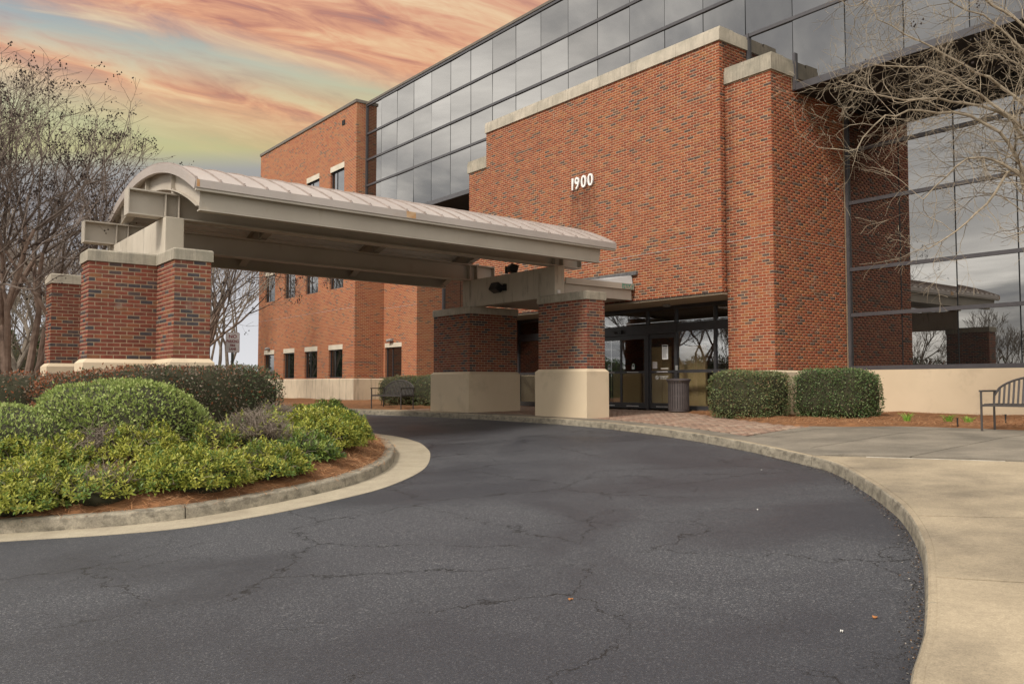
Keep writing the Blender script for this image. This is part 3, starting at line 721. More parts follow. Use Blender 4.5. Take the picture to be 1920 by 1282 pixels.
# ---- shop-front: frames, doors, glass
sf = MB(); zf = zwalk(XS) + .02
ZH0, ZH1, ZT = 2.96, 3.23, 3.715
ym = [12.74, 13.975, 15.307, 16.36, 18.46, 19.55, 20.9, 22.28]
for y_ in ym: sf.box((XS - .05, y_ - .035, zf - .05), (XS + .06, y_ + .035, ZT))
sf.box((XS - .055, 12.70, ZT - .10), (XS + .062, 22.32, ZT)); sf.box((XS - .075, 15.27, ZH0), (XS + .08, 18.50, ZH1)); sf.box((XS - .052, 12.71, ZH0 + .03), (XS + .058, 15.27, ZH1 - .01)); sf.box((XS - .052, 18.50, ZH0 + .03), (XS + .058, 22.31, ZH1 - .01))
for a_, b_ in ((12.77, 15.27), (18.5, 22.25)): sf.box((XS - .051, a_, 1.86), (XS + .057, b_, 1.94)); sf.box((XS - .053, a_, zf - .02), (XS + .056, b_, zf + .12))
front = sf.build('shop_front_frame', ALU, bld)
def pane(parent, x_, y0, y1, z0, z1, m, rr=None, tilt=.0):
    mb = MB(); yc, zc = (y0 + y1) / 2, (z0 + z1) / 2
    mb.box((-.008, -(y1 - y0) / 2, -(z1 - z0) / 2), (.008, (y1 - y0) / 2, (z1 - z0) / 2)); o = link('pane', mb.mesh('pane', m), parent, (x_, yc, zc))
    if rr: o.rotation_euler = (0, rr.gauss(0, tilt), rr.gauss(0, tilt))
    return o
prr = random.Random(9)
for a_, b_ in zip(ym[:-1], ym[1:]):
    if (a_, b_) == (16.36, 18.46): pane(front, XS, a_, b_, ZH1, ZT - .1, DOORGL); continue
    if b_ <= 15.31 or a_ >= 18.4:
        pane(front, XS, a_ + .03, b_ - .03, zf + .1, 1.88, DOORGL, prr, R(.08)); pane(front, XS, a_ + .03, b_ - .03, 1.92, ZH0 + .05, DOORGL, prr, R(.08))
    pane(front, XS, a_ + .03, b_ - .03, ZH1 - .02, ZT - .08, DOORGL, prr, R(.08))
def door_leaf(y0, y1, xo, name='sliding_door'):
    mb = MB(); x_ = XS + xo; t_ = .022; z0, z1 = zf + .015, ZH0 - .005
    for a_, b_ in ((y0, y0 + .065), (y1 - .065, y1)): mb.box((x_ - t_, a_, z0), (x_ + t_, b_, z1))
    mb.box((x_ - t_ + .001, y0 + .065, z1 - .12), (x_ + t_ - .001, y1 - .065, z1)); mb.box((x_ - t_ + .001, y0 + .065, z0), (x_ + t_ - .001, y1 - .065, z0 + .16)); mb.box((x_ - t_ + .001, y0 + .065, 1.86), (x_ + t_ - .001, y1 - .065, 1.93))
    o = mb.build(name, ALU, bld)
    pane(o, x_, y0 + .06, y1 - .06, z0 + .15, 1.87, DOORGL, prr, R(.1)); pane(o, x_, y0 + .06, y1 - .06, 1.92, z1 - .11, DOORGL, prr, R(.1))
    mb = MB(); dec = MB()
    for zc, hh in ((1.895, .022), (z0 + .06, .022)):          # strips of small safety lettering
        yy_ = y0 + .30
        while yy_ < y1 - .28:
            w_ = prr.uniform(.012, .03); mb.quad((x_ - t_ - .002, yy_ + w_, zc - hh / 2), (x_ - t_ - .002, yy_, zc - hh / 2), (x_ - t_ - .002, yy_, zc + hh / 2), (x_ - t_ - .002, yy_ + w_, zc + hh / 2)); yy_ += w_ + .008
    mb.build('door_lettering', WHITE, o)['kind'] = 'stuff'
    return o
d1 = door_leaf(16.40, 17.43, -.03); d2 = door_leaf(17.41, 18.44, .015); d3 = door_leaf(15.34, 16.33, .02, 'side_light')
def decal_arch(parent, yc, zc, x_):
    """green-and-white arched door emblem with a dark tree-like mark"""
    def blob(sx, sz, m, off, z1=0.0):
        mb = MB(); pts_ = [(x_ - off, yc - sx, zc - sz), (x_ - off, yc + sx, zc - sz)] + [(x_ - off, yc + sx * math.cos(t_), zc + z1 + sz * math.sin(t_)) for t_ in np.linspace(0, math.pi, 9)]
        mb.face(list(reversed(pts_))); mb.build('emblem', m, parent)
    blob(.058, .085, TEAL, .012); blob(.048, .073, PAPER, .014)
    mb = MB(); mb.face([(x_ - .016, yc + .03 * math.sin(t_), zc + .02 + .042 * math.cos(t_)) for t_ in np.linspace(0, 2 * math.pi, 8, endpoint=False)]); mb.face([(x_ - .016, yc + .008, zc - .05), (x_ - .016, yc - .008, zc - .05), (x_ - .016, yc - .008, zc), (x_ - .016, yc + .008, zc)]); mb.build('emblem', INK, parent)
decal_arch(d1, 16.90, 2.06, XS - .04); decal_arch(d2, 17.93, 2.06, XS + .005)
def paper(parent, yc, zc, wd, hg, x_, lines=8, head=True, m=PAPER):
    mb = MB(); mb.box((x_ - .012, yc - wd / 2, zc - hg / 2), (x_ - .009, yc + wd / 2, zc + hg / 2)); o = mb.build('notice', m, parent)
    mb = MB()
    if head: mb.quad((x_ - .0135, yc + wd * .42, zc + hg * .36), (x_ - .0135, yc - wd * .42, zc + hg * .36), (x_ - .0135, yc - wd * .42, zc + hg * .46), (x_ - .0135, yc + wd * .42, zc + hg * .46))
    for i in range(lines):
        zl = zc + hg * (.28 - .68 * i / max(1, lines - 1)); k_ = prr.uniform(.25, .42)
        mb.quad((x_ - .0135, yc + wd * .42, zl - hg * .012), (x_ - .0135, yc - wd * k_, zl - hg * .012), (x_ - .0135, yc - wd * k_, zl + hg * .012), (x_ - .0135, yc + wd * .42, zl + hg * .012))
    mb.build('print', INK, parent)
paper(d3, 15.74, 2.44, .215, .40, XS + .02, 12); paper(d3, 16.12, 2.08, .17, .19, XS + .02, 3, False, SIGNM); paper(d3, 15.76, 1.985, .28, .045, XS + .02, 1, False, EXPJ)
for txt, zc in (('Georgia Law', 1.765), ('31-12 A-1', 1.705)):
    o = local('law_lettering', text_mesh(txt, .062, .001, WHITE, 1.0, .001), bld); o.rotation_euler = (R(90), 0, R(-90)); o.location = Vector((XS - .004, 15.78, zc)) - bld.location
mb = MB(); nn = 20
for i in range(nn):
    t0, t1 = 2 * math.pi * i / nn, 2 * math.pi * (i + 1) / nn; y_, z_ = 16.03, 1.735
    mb.quad((XS - .005, y_ - .058 * math.sin(t0), z_ + .058 * math.cos(t0)), (XS - .005, y_ - .058 * math.sin(t1), z_ + .058 * math.cos(t1)), (XS - .005, y_ - .046 * math.sin(t1), z_ + .046 * math.cos(t1)), (XS - .005, y_ - .046 * math.sin(t0), z_ + .046 * math.cos(t0)))
mb.quad((XS - .006, y_ + .038, z_ + .03), (XS - .006, y_ + .03, z_ + .038), (XS - .006, y_ - .038, z_ - .03), (XS - .006, y_ - .03, z_ - .038)); mb.quad((XS - .006, y_ + .03, z_ - .006), (XS - .006, y_ - .03, z_ - .006), (XS - .006, y_ - .03, z_ + .006), (XS - .006, y_ + .03, z_ + .006))
mb.build('no_smoking_mark', WHITE, d3)
mb = MB(); mb.box((XS - .16, 17.28, ZH0 + .06), (XS - .075, 17.42, ZH0 + .16)); mb.tube([(XS - .13, 17.44, ZH0 + .10), (XS - .13, 17.56, ZH0 + .10)], .035, 8); mb.build('door_sensor', LAMPB, bld)
mb = MB(); mb.box((XS - .075, 15.22, 1.93), (XS - .05, 15.30, 2.06)); mb.build('card_reader', GREYF, bld)
mb = MB(); mb.box((17.1, 15.18, ZW0 - .12), (17.22, 15.34, ZW0 - .055)); mb.build('soffit_sensor', GREYF, bld)
# lobby behind the glass
mb = MB(); mb.quad((XS + .05, 12.7, zf), (22, 12.7, zf), (22, 22.3, zf), (XS + .05, 22.3, zf)); mb.quad((22, 22.3, ZT), (22, 12.7, ZT), (22, 12.7, zf), (22, 22.3, zf)); mb.quad((XS + .05, 22.3, ZT + .01), (22, 22.3, ZT + .01), (22, 12.7, ZT + .01), (XS + .05, 12.7, ZT + .01)); mb.quad((22, 12.69, zf), (XS, 12.69, zf), (XS, 12.69, ZT), (22, 12.69, ZT)); mb.quad((XS, 22.31, zf), (22, 22.31, zf), (22, 22.31, ZT), (XS, 22.31, ZT)); mb.build('lobby', INTD, bld)
mb = MB(); mb.box((18.12, 14.75, zf), (18.2, 15.72, 2.62)); mb.box((18.12, 16.02, zf), (18.2, 16.78, 2.62)); mb.box((18.12, 17.2, zf), (18.2, 18.3, 1.9)); mb.box((18.10, 16.30, zf), (18.118, 16.33, 2.5)); mb.build('lobby_partition', TANW, bld)

# ---- curtain wall: mullions, single panes with dark joints
BAY = (32.94 - 11.40) / 16
ZC = [8.65, 10.31, 11.46, 12.63, 13.93]
def curtain(name, x_, y_hi, y_lo, cols, zs_, m, hbar, joint, tilt, skip=None):
    mb = MB(); mb.box((x_ + .03, y_lo, zs_[0]), (x_ + .09, y_hi, zs_[-1])); back = mb.build(name, BLACK, bld)
    rr = random.Random(sum(map(ord, name)))
    ys_ = [y_hi - (y_hi - y_lo) * i / cols for i in range(cols + 1)]
    for i in range(cols):
        for j in range(len(zs_) - 1):
            if skip and skip((ys_[i] + ys_[i + 1]) / 2, (zs_[j] + zs_[j + 1]) / 2): continue
            pane(back, x_ + .015, ys_[i + 1] + joint / 2, ys_[i] - joint / 2, zs_[j] + .02, zs_[j + 1] - .02, m, rr, tilt)
    for j, z_ in enumerate(zs_):
        hb = hbar * (1.3 if j in (0, len(zs_) - 1) else 1)
        mb = MB(); mb.box((x_ - .035, y_lo, z_ - hb / 2), (x_ + .03, y_hi, z_ + hb / 2)); mb.build('mullion', ALU2, back)
    return back
hid = lambda y, z: (YR1 + .3 < y < YL0 - .3 and z < 9.6)
cw = curtain('curtain_wall', XG, 32.94, 32.94 - BAY * 24, 24, ZC, MIRROR, .085, .022, R(.30), hid)
mb = MB(); mb.box((XG - .05, 32.86, 8.62), (XG + .05, 32.93, 13.98)); mb.build('jamb', ALU2, bld)
# parapet cap and black soffits under the overhang
mb = MB(); mb.box((XG - .06, .7, 13.97), (XG + .5, 32.93, 14.06)); mb.build('parapet_cap', CAPMET, bld)
for y0_, y1_ in ((.7, YR0 - .003), (YL1 + .003, 32.9)): MB().box((XG - .02, y0_, 8.56), (XR + .2, y1_, 8.60)).build('soffit', SOFFIT, bld)
for y0_, y1_ in ((.7, YR0 - .004), (YL1 + .004, 32.9)): MB().box((XG - .04, y0_, 8.54), (XG - .005, y1_, 8.64)).build('soffit_trim', ALU2, bld)
for y_ in (YR0 - .035, YR1 - .03):
    mb = MB(); mb.box((XG - .055, y_ - .05, 8.56 if y_ < 12 else 9.2), (XG + .02, y_ + .02, 9.45 if y_ < 12 else 10.36)); mb.build('jamb', ALU2, bld)
# recessed lower glass
ZR = [1.945, 3.28, 4.43, 6.12, 7.44, 8.56]
curtain('lower_curtain_wall', XR, YR0 - .06, YR0 - .06 - 1.30 * 7, 7, ZR, MIRROR, .09, .03, R(.10))
curtain('lower_curtain_wall', XR, 30.10, YL1 + .02, 5, ZR, MIRROR, .09, .03, R(.10))
mb = MB(); mb.box((XR - .06, YR0 - .07, 1.90), (XR + .05, YR0 - .002, 8.55)); mb.box((XR - .06, YL1 + .002, 1.90), (XR + .05, YL1 + .07, 8.55)); mb.box((XR - .06, 30.04, 1.90), (XR + .05, 30.108, 8.55)); mb.build('jamb', ALU2, bld)
mb = MB(); mb.box((XR - .05, .7, .5), (XR + .25, YR0 - .055, 1.90)); mb.build('plinth', BASE, bld)
mb = MB(); mb.box((XR - .05, YL1 + .06, .5), (XR + .25, 30.05, 1.90)); mb.build('plinth', BASEW, bld)

# ---- brick wing on the left with punched windows
def wall_openings(x_, y0, y1, z0, z1, ops, depth, m=0):
    mb = MB(); ys_ = sorted({y0, y1, *[o_[0] for o_ in ops], *[o_[1] for o_ in ops]}); zs_ = sorted({z0, z1, *[o_[2] for o_ in ops], *[o_[3] for o_ in ops]})
    for i in range(len(ys_) - 1):
        for j in range(len(zs_) - 1):
            yc, zc = (ys_[i] + ys_[i + 1]) / 2, (zs_[j] + zs_[j + 1]) / 2
            if any(o_[0] < yc < o_[1] and o_[2] < zc < o_[3] for o_ in ops): continue
            mb.quad((x_, ys_[i + 1], zs_[j]), (x_, ys_[i], zs_[j]), (x_, ys_[i], zs_[j + 1]), (x_, ys_[i + 1], zs_[j + 1]))
    for a, b, c, e in ops:
        mb.quad((x_, a, c), (x_, a, e), (x_ + depth, a, e), (x_ + depth, a, c)); mb.quad((x_, b, e), (x_, b, c), (x_ + depth, b, c), (x_ + depth, b, e))
        mb.quad((x_, a, e), (x_, b, e), (x_ + depth, b, e), (x_ + depth, a, e)); mb.quad((x_, b, c), (x_, a, c), (x_ + depth, a, c), (x_ + depth, b, c))
    return mb
XA, XB, YA, YB, YE = 16.874, 18.314, 32.94, 30.11, 44.2
cols = [(41.95, 43.3), (39.36, 40.7), (36.70, 38.12), (34.08, 35.48)]
rows = [(1.83, 3.11), (5.88, 7.30), (9.90, 11.33)]
ops = [(a, b, c, e) for a, b in cols for c, e in rows]
mb = wall_openings(XA, YA, YE, 1.80, 14.0, ops, .16)
mb.quad((XA, YA, 1.8), (XG + .6, YA, 1.8), (XG + .6, YA, 14.0), (XA, YA, 14.0)); mb.quad((XG + .6, YA, 1.8), (XB + .3, YA, 1.8), (XB + .3, YA, 8.6), (XG + .6, YA, 8.6))
mb.quad((26, YE, 1.8), (XA, YE, 1.8), (XA, YE, 14), (26, YE, 14)); mb.quad((XA, YA, 14), (26, YA, 14), (26, YE, 14), (XA, YE, 14))
wing = mb.build('wing_wall', FARBRICK, bld)
mb = wall_openings(XB, YB, YA, 1.80, 8.6, [(31.36, 32.80, 1.83, 3.17)], .16); mb.quad((XB, YB, 1.8), (XR + .2, YB, 1.8), (XR + .2, YB, 8.6), (XB, YB, 8.6)); step = mb.build('wing_return_wall', FARBRICK, bld)
mb = MB(); mb.rings([(XA, YA), (26, YA), (26, YE), (XA, YE)], [(.2, .05), (1.76, .05), (1.80, .005)]); mb.build('plinth', BASEW, bld)
mb = MB(); mb.rings([(XB, YB), (26, YB), (26, YA - .06), (XB, YA - .06)], [(.2, .05), (1.76, .05), (1.80, .005)]); mb.build('plinth', BASEW, bld)
mb = MB(); mb.box((XA - .05, YA - .05, 14.0), (XA + .35, YE + .05, 14.13)); mb.box((XA + .35, YA - .05, 14.0), (XG + 1, YA + .3, 14.129)); mb.build('parapet_cap', CAPMET, bld)
mb = MB(); zl = 1.80 + 46 * CO; mb.box((XA - .006, YA, zl - .008), (XA + .0, YE, zl + .008)); mb.box((XB - .006, YB, zl - .008), (XB, YA, zl + .008)); mb.build('sealant_joint', EXPJ, bld)
mb = MB(); mb.box((XG + .1, .6, 13.95), (30, 32.9, 13.99)); mb.build('roof_deck', CAPMET, bld)
def window(x_, a, b, c, e, lint):
    mb = MB(); xf = x_ + .09; t_ = .05
    for y0_, y1_ in ((a + .002, a + t_), (b - t_, b - .002), (a + (b - a) * .64 - .025, a + (b - a) * .64 + .025)): mb.box((xf, y0_, c + .002), (xf + .06, y1_, e - .002))
    mb.box((xf + .001, a + .002, c + .001), (xf + .059, b - .002, c + t_)); mb.box((xf + .001, a + .002, e - t_), (xf + .059, b - .002, e - .001))
    o = mb.build('window', ALU, bld); ym_ = a + (b - a) * .64
    pane(o, xf + .03, a + .045, ym_ - .02, c + .045, e - .045, WINGL, prr, R(.15)); pane(o, xf + .034, ym_ + .02, b - .045, c + .045, e - .045, WINGL, prr, R(.15))
    mb = MB(); mb.box((x_ - .012, a - .01, e), (x_ + .1, b + .01, e + lint)); mb.build('lintel', LINTEL, o)
for a, b in cols:
    for c, e in rows: window(XA, a, b, c, e, .22 if c < 9 else .25)
window(XB, 31.36, 32.80, 1.83, 3.17, .19)
mb = MB(); mb.box((XA - .03, 34.05, 13.28), (XA + .01, 34.32, 13.50)); mb.build('wall_vent', BLACK, bld)
for y_, z_, x_ in ((42.6, 3.40, XA), (32.2, 3.46, XB)):
    o = thing('wall_light', 'small grey wall light above the ' + ('leftmost window of the brick wing' if y_ > 40 else 'window behind the far bench'), 'light', (x_ - .1, y_, z_))
    mb = MB(); mb.box((x_ - .035, y_ - .09, z_ - .05), (x_ - .001, y_ + .09, z_ + .06)); mb.build('back_plate', GREYF, o)
    mb = MB(); mb.tube([(x_ - .03, y_, z_ + .02), (x_ - .12, y_, z_ + .03)], .025, 8); mb.build('arm', GREYF, o)
    mb = MB(); mb.tube([(x_ - .13, y_ - .17, z_ + .03), (x_ - .13, y_ + .17, z_ - .01)], [.055, .07], 10); mb.build('lamp_head', GREYF, o)

# ---- 1900
num = thing('street_number', 'raised white numerals 1900 on the tall brick entrance wall', 'sign', (XW, 17.56, 7.35))
dig = [('1', 17.93, .60), ('9', 17.755, .66), ('0', 17.475, .70), ('0', 17.235, .70)]
for ch, yc, wx in (('1', 17.985, .92), ('9', 17.79, .82), ('0', 17.51, .92), ('0', 17.23, .92)):
    me = text_mesh(ch, .50, .022, WHITE, 1.0, .004, wx)
    o = local('numeral', me, num); o.rotation_euler = (R(90), 0, R(-90)); o.location = (-.045, yc - 17.56, -.0)

# =================================================================== CANOPY PIERS
def pier(label, poly, zb, ztop_n, zground, faces, seed, cull=None):
    """poly: counter-clockwise plan; faces: indices of the edges that carry bricks"""
    cx_, cy_ = sum(p[0] for p in poly) / len(poly), sum(p[1] for p in poly) / len(poly)
    o = thing('brick_pier', label, 'pier', (cx_, cy_, zground), group='brick piers carrying the canopy')
    zt = zb + ztop_n * CO
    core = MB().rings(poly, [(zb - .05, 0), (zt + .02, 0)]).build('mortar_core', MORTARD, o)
    MB().rings(poly, [(zground - .3, .065), (zb - .065, .065), (zb - .002, .006)]).build('base', BASE, o)
    cap = MB().rings(poly, [(zt - .0, .03), (zt + .17, .03), (zt + .195, .012)]).build('cap', STONE_DIRTY if seed % 2 else STONE, o)
    bl = []; n = len(poly)
    for k in range(n):
        a, b = Vector(poly[k]), Vector(poly[(k + 1) % n]); e = (b - a); L = e.length; e.normalize(); nn_ = (e.y, -e.x)
        p_, q_ = Vector(poly[k - 1]), Vector(poly[(k + 2) % n])
        cv0 = (a - p_).cross(e) > 0 if False else ((a - p_).x * e.y - (a - p_).y * e.x) > 0
        cv1 = (e.x * (q_ - b).y - e.y * (q_ - b).x) > 0
        xf = abs(nn_[0]) > .5
        bl += brick_run(tuple(a), (round(e.x), round(e.y)), (round(nn_[0]), round(nn_[1])), L, zb, 0, ztop_n, seed * 31 + k, ext0=.0035 if (xf and cv0) else 0, ext1=.0035 if (xf and cv1) else 0,
                        weights=[.20, .19, .10, .16, .06, .08, .12, .09], phase=k % 2)
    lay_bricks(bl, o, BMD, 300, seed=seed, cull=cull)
    return o
def L_near_left(x0, xm, x1, y0, ym_, y2): return [(xm, y0), (x1, y0), (x1, y2), (xm, y2), (xm, ym_ + .58), (x0, ym_ + .58), (x0, ym_), (xm, ym_)]
zpl = z_island(3.6, 15)
# left pair stands in the island, right pair on the forecourt
pier('brick pier nearest the camera, rising from the island behind the dark hedge', L_near_left(2.90, 3.98, 4.57, 14.15, 15.17, 16.0), 1.972, 24, .75, None, 1)
pier('brick pier at the back left of the island, partly hidden by the nearer pier', [(2.96, 19.0), (4.57, 19.0), (4.57, 20.8), (3.98, 20.8), (3.98, 19.62), (2.96, 19.62)], 1.972, 24, .75, None, 2)
pier('brick pier beside the glass doors, at the near right of the canopy', [(13.26, 14.25), (13.84, 14.25), (13.84, 15.2), (14.40, 15.2), (14.40, 15.78), (13.84, 15.78), (13.84, 16.0), (13.26, 16.0)], 1.91, 24, zwalk(13.3) - .01, None, 3)
pier('brick pier at the far right of the canopy, with two floodlights above it', [(13.26, 19.0), (14.93, 19.0), (14.93, 19.6), (13.84, 19.6), (13.84, 20.84), (13.26, 20.84)], 1.895, 24, zwalk(13.3) - .03, None, 4)

# =================================================================== CANOPY
can = thing('entrance_canopy', 'barrel-vaulted beige steel canopy spanning the driveway to the entrance', 'canopy', (8.92, 17.5, 4.5))
DS = -.0065
def shear(mb): mb.v = [(x_, y_, z_ + DS * (x_ - 4.25)) for x_, y_, z_ in mb.v]; return mb
# concrete cross beams on the piers
for x0, x1, y0, y1, zb_, zt_ in ((4.17, 4.50, 15.45, 19.75, 3.775, 4.538), (13.45, 13.77, 15.6, 19.62, 3.712, 4.478)):
    bevel(MB().box((x0, y0, zb_), (x1, y1, zt_)).build('cross_beam', CONCB, can), .012)
# two long I-beams
for yc in (15.75, 19.45):
    mb = MB(); x0, x1, z0, z1 = 3.60, 14.33, 4.542, 5.0
    mb.box((x0, yc - .15, z0), (x1, yc + .15, z0 + .028)); mb.box((x0, yc - .15, z1 - .028), (x1, yc + .15, z1)); mb.box((x0, yc - .01, z0 + .028), (x1, yc + .01, z1 - .028))
    mb.box((x0 - .018, yc - .152, z0 - .004), (x0 - .0, yc + .152, z1 + .004)); mb.box((x1, yc - .152, z0 - .004), (x1 + .018, yc + .152, z1 + .004))
    ib = shear(mb).build('steel_beam', STEEL, can)
    for xs_ in (4.22, 4.45, 13.48, 13.74):
        mb = MB(); mb.box((xs_ - .008, yc - .145, z0 + .028), (xs_ + .008, yc - .01, z1 - .028)); mb.box((xs_ - .008, yc + .01, z0 + .028), (xs_ + .008, yc + .145, z1 - .028)); shear(mb).build('stiffener', STEEL, ib)
# barrel geometry
YC, HC, RISE, ZE = 17.5, 3.52, .83, 4.93
RA = (HC * HC + RISE * RISE) / (2 * RISE); ZCN = ZE + RISE - RA; AM = math.asin(HC / RA)
def arcp(t, rad): return (YC + rad * math.sin(t), ZCN + rad * math.cos(t))
def arc_slab(mb, x0, x1, r0, r1, n=40, a0=None, a1=None, m=0):
    a0 = -AM if a0 is None else a0; a1 = AM if a1 is None else a1; ts = np.linspace(a0, a1, n + 1)
    for i in range(n):
        (ya, za), (yb, zb_), (yc_, zc_), (yd, zd) = arcp(ts[i], r0), arcp(ts[i + 1], r0), arcp(ts[i + 1], r1), arcp(ts[i], r1)
        mb.quad((x0, ya, za), (x0, yb, zb_), (x0, yc_, zc_), (x0, yd, zd), m); mb.quad((x1, yb, zb_), (x1, ya, za), (x1, yd, zd), (x1, yc_, zc_), m)
        mb.quad((x0, yd, zd), (x0, yc_, zc_), (x1, yc_, zc_), (x1, yd, zd), m); mb.quad((x0, yb, zb_), (x0, ya, za), (x1, ya, za), (x1, yb, zb_), m)
    for i, t_ in ((0, ts[0]), (n, ts[-1])):
        a, b = arcp(t_, r0), arcp(t_, r1); pts_ = [(x0, *a), (x0, *b), (x1, *b), (x1, *a)]; mb.face(pts_ if i else list(reversed(pts_)), m)
XE0, XE1 = 4.25, 13.95
mb = MB(); arc_slab(mb, XE0, XE1, RA - .035, RA, 48); roof = shear(mb).build('roof', ROOFM, can)
ns = 24
for i in range(ns + 1):
    xs_ = XE0 + .012 + (XE1 - XE0 - .024) * i / ns; mb = MB(); arc_slab(mb, xs_ - .009, xs_ + .009, RA - .01, RA + .026, 30); shear(mb).build('seam', SEAM, roof)
    mb = MB(); y_, z_ = arcp(-AM + .008, RA); mb.box((xs_ - .016, y_ - .02, z_ - .012), (xs_ + .016, y_ + .03, z_ + .034)); shear(mb).build('seam_foot', SEAM, roof)
# curved bands closing the two ends
for x0, x1 in ((XE0 - .012, XE0 + .05), (XE1 - .05, XE1 + .012)):
    mb = MB(); arc_slab(mb, x0, x1, RA - .165, RA - .004, 48); shear(mb).build('arched_fascia', ROOFM, can)
# ribbed deck seen from below
mb = MB(); nd = 60; ts = np.linspace(-AM * .985, AM * .985, nd + 1)
for i in range(nd):
    r_ = RA - .055 - (.022 if i % 2 else 0); r2 = RA - .055 - (0 if i % 2 else .022)
    a, b = arcp(ts[i], r_), arcp(ts[i + 1], r_); c = arcp(ts[i + 1], r2)
    mb.quad((XE0 + .06, *b), (XE0 + .06, *a), (XE1 - .06, *a), (XE1 - .06, *b)); mb.quad((XE0 + .06, *c), (XE0 + .06, *b), (XE1 - .06, *b), (XE1 - .06, *c))
shear(mb).build('deck', DECK, can)
# arched ribs
for xr in (4.42, 7.48, 10.55, 13.55):
    mb = MB(); arc_slab(mb, xr - .008, xr + .008, RA - .45, RA - .08, 36, -AM * .985, AM * .985); arc_slab(mb, xr - .09, xr + .09, RA - .468, RA - .45, 36, -AM * .985, AM * .985); arc_slab(mb, xr - .09, xr + .09, RA - .10, RA - .082, 36, -AM * .98, AM * .98)
    rib = shear(mb).build('rib', STEEL, can)
    for yc in (15.75, 19.45):
        zr = ZCN + math.sqrt((RA - .46) ** 2 - (yc - YC) ** 2); mb = MB(); mb.box((xr - .06, yc - .06, 4.99), (xr + .06, yc + .06, zr + .02)); shear(mb).build('post', STEEL, rib)
        mb = MB()
        za_, zb_ = ZCN + math.sqrt((RA - .45) ** 2 - (yc - YC) ** 2), ZCN + math.sqrt((RA - .1) ** 2 - (yc - YC) ** 2)
        mb.box((xr - .085, yc - .006, za_), (xr - .009, yc + .006, zb_)); mb.box((xr + .009, yc - .006, za_), (xr + .085, yc + .006, zb_)); shear(mb).build('stiffener', STEEL, rib)
    mb = MB(); mb.box((xr - .09, YC - .03, ZCN + RA - .45), (xr - .009, YC + .03, ZCN + RA - .1)); shear(mb).build('stiffener', STEEL, rib)
# eave channels, flashings and gutters along both long edges
for s_ in (-1, 1):
    ye = YC + s_ * HC
    mb = MB(); yw = ye - s_ * .13
    def sb(x0, x1, ya, yb, za, zb_): mb.box((x0, min(ya, yb), za), (x1, max(ya, yb), zb_))
    lean = .07
    x0, x1 = 4.36, 13.60; y1_, y0_ = yw, yw + s_ * -lean
    mb.hexa([(x0, min(y0_, y0_ - s_ * .015), 4.475), (x1, min(y0_, y0_ - s_ * .015), 4.475), (x1, max(y0_, y0_ - s_ * .015), 4.475), (x0, max(y0_, y0_ - s_ * .015), 4.475),
             (x0, min(y1_, y1_ - s_ * .015), 4.86), (x1, min(y1_, y1_ - s_ * .015), 4.86), (x1, max(y1_, y1_ - s_ * .015), 4.86), (x0, max(y1_, y1_ - s_ * .015), 4.86)])
    sb(x0, x1, y0_ + s_ * .045, y0_ - s_ * .10, 4.455, 4.475); sb(x0, x1, y1_ + s_ * .03, y1_ - s_ * .1, 4.86, 4.875)
    shear(mb).build('eave_channel', STEEL, can)
    mb = MB(); sb(XE0 - .01, XE1 + .02, ye + s_ * .012, ye - s_ * .004, 4.80, 4.935); sb(XE0 - .01, XE1 + .02, ye - s_ * .004, ye - s_ * .10, 4.80, 4.806); fl = shear(mb).build('eave_flashing', ROOFM, can)
    mb = MB(); sb(XE0, XE1 + .01, ye - s_ * .01, ye - s_ * .08, 4.755, 4.799); shear(mb).build('drip_edge', STEEL, fl)
    if s_ < 0:
        for xs_, w_, h0 in ((4.262, .04, 4.81), (8.26, .20, 4.81)):
            mb = MB(); mb.box((xs_ - .01, ye - .0135, h0), (xs_ + w_, ye - .0125, 4.934)); shear(mb).build('rust_patch', RUST, fl)
# low link roof between canopy and doors
ln = MB(); ln.box((13.79, 15.62, 3.79), (16.17, 15.70, 4.06)); ln.box((13.79, 19.42, 3.79), (16.17, 19.5, 4.06)); ln.box((13.79, 15.70, 3.80), (16.17, 19.42, 3.83)); ln.build('link_beam', STEEL, can)
ln = MB(); ln.box((13.78, 15.55, 4.062), (16.2, 15.60, 4.215)); ln.box((13.78, 15.60, 4.062), (16.2, 19.55, 4.10)); lr = ln.build('link_roof', STEEL, can)
mb = MB(); mb.box((15.75, 15.548, 4.07), (16.2, 15.5495, 4.214)); mb.build('worn_paint', GREENP, lr)
mb = MB(); mb.hexa([(14.2, 15.61, 4.10), (16.22, 15.61, 4.10), (16.22, 19.5, 4.10), (14.2, 19.5, 4.10), (14.25, 15.65, 4.17), (16.22, 15.65, 4.46), (16.22, 19.45, 4.46), (14.25, 19.45, 4.17)]); mb.build('link_cricket', LINKR, can)
mb = MB(); mb.box((16.17, 15.45, 4.46), (XW - .008, 19.6, 4.56)); mb.build('wall_flashing', FLASH, can)
# small white conduit box at the foot of the right cross beam
mb = MB(); mb.box((13.52, 15.56, 3.80), (13.60, 15.598, 3.88)); mb.build('junction_box', WHITE, can)

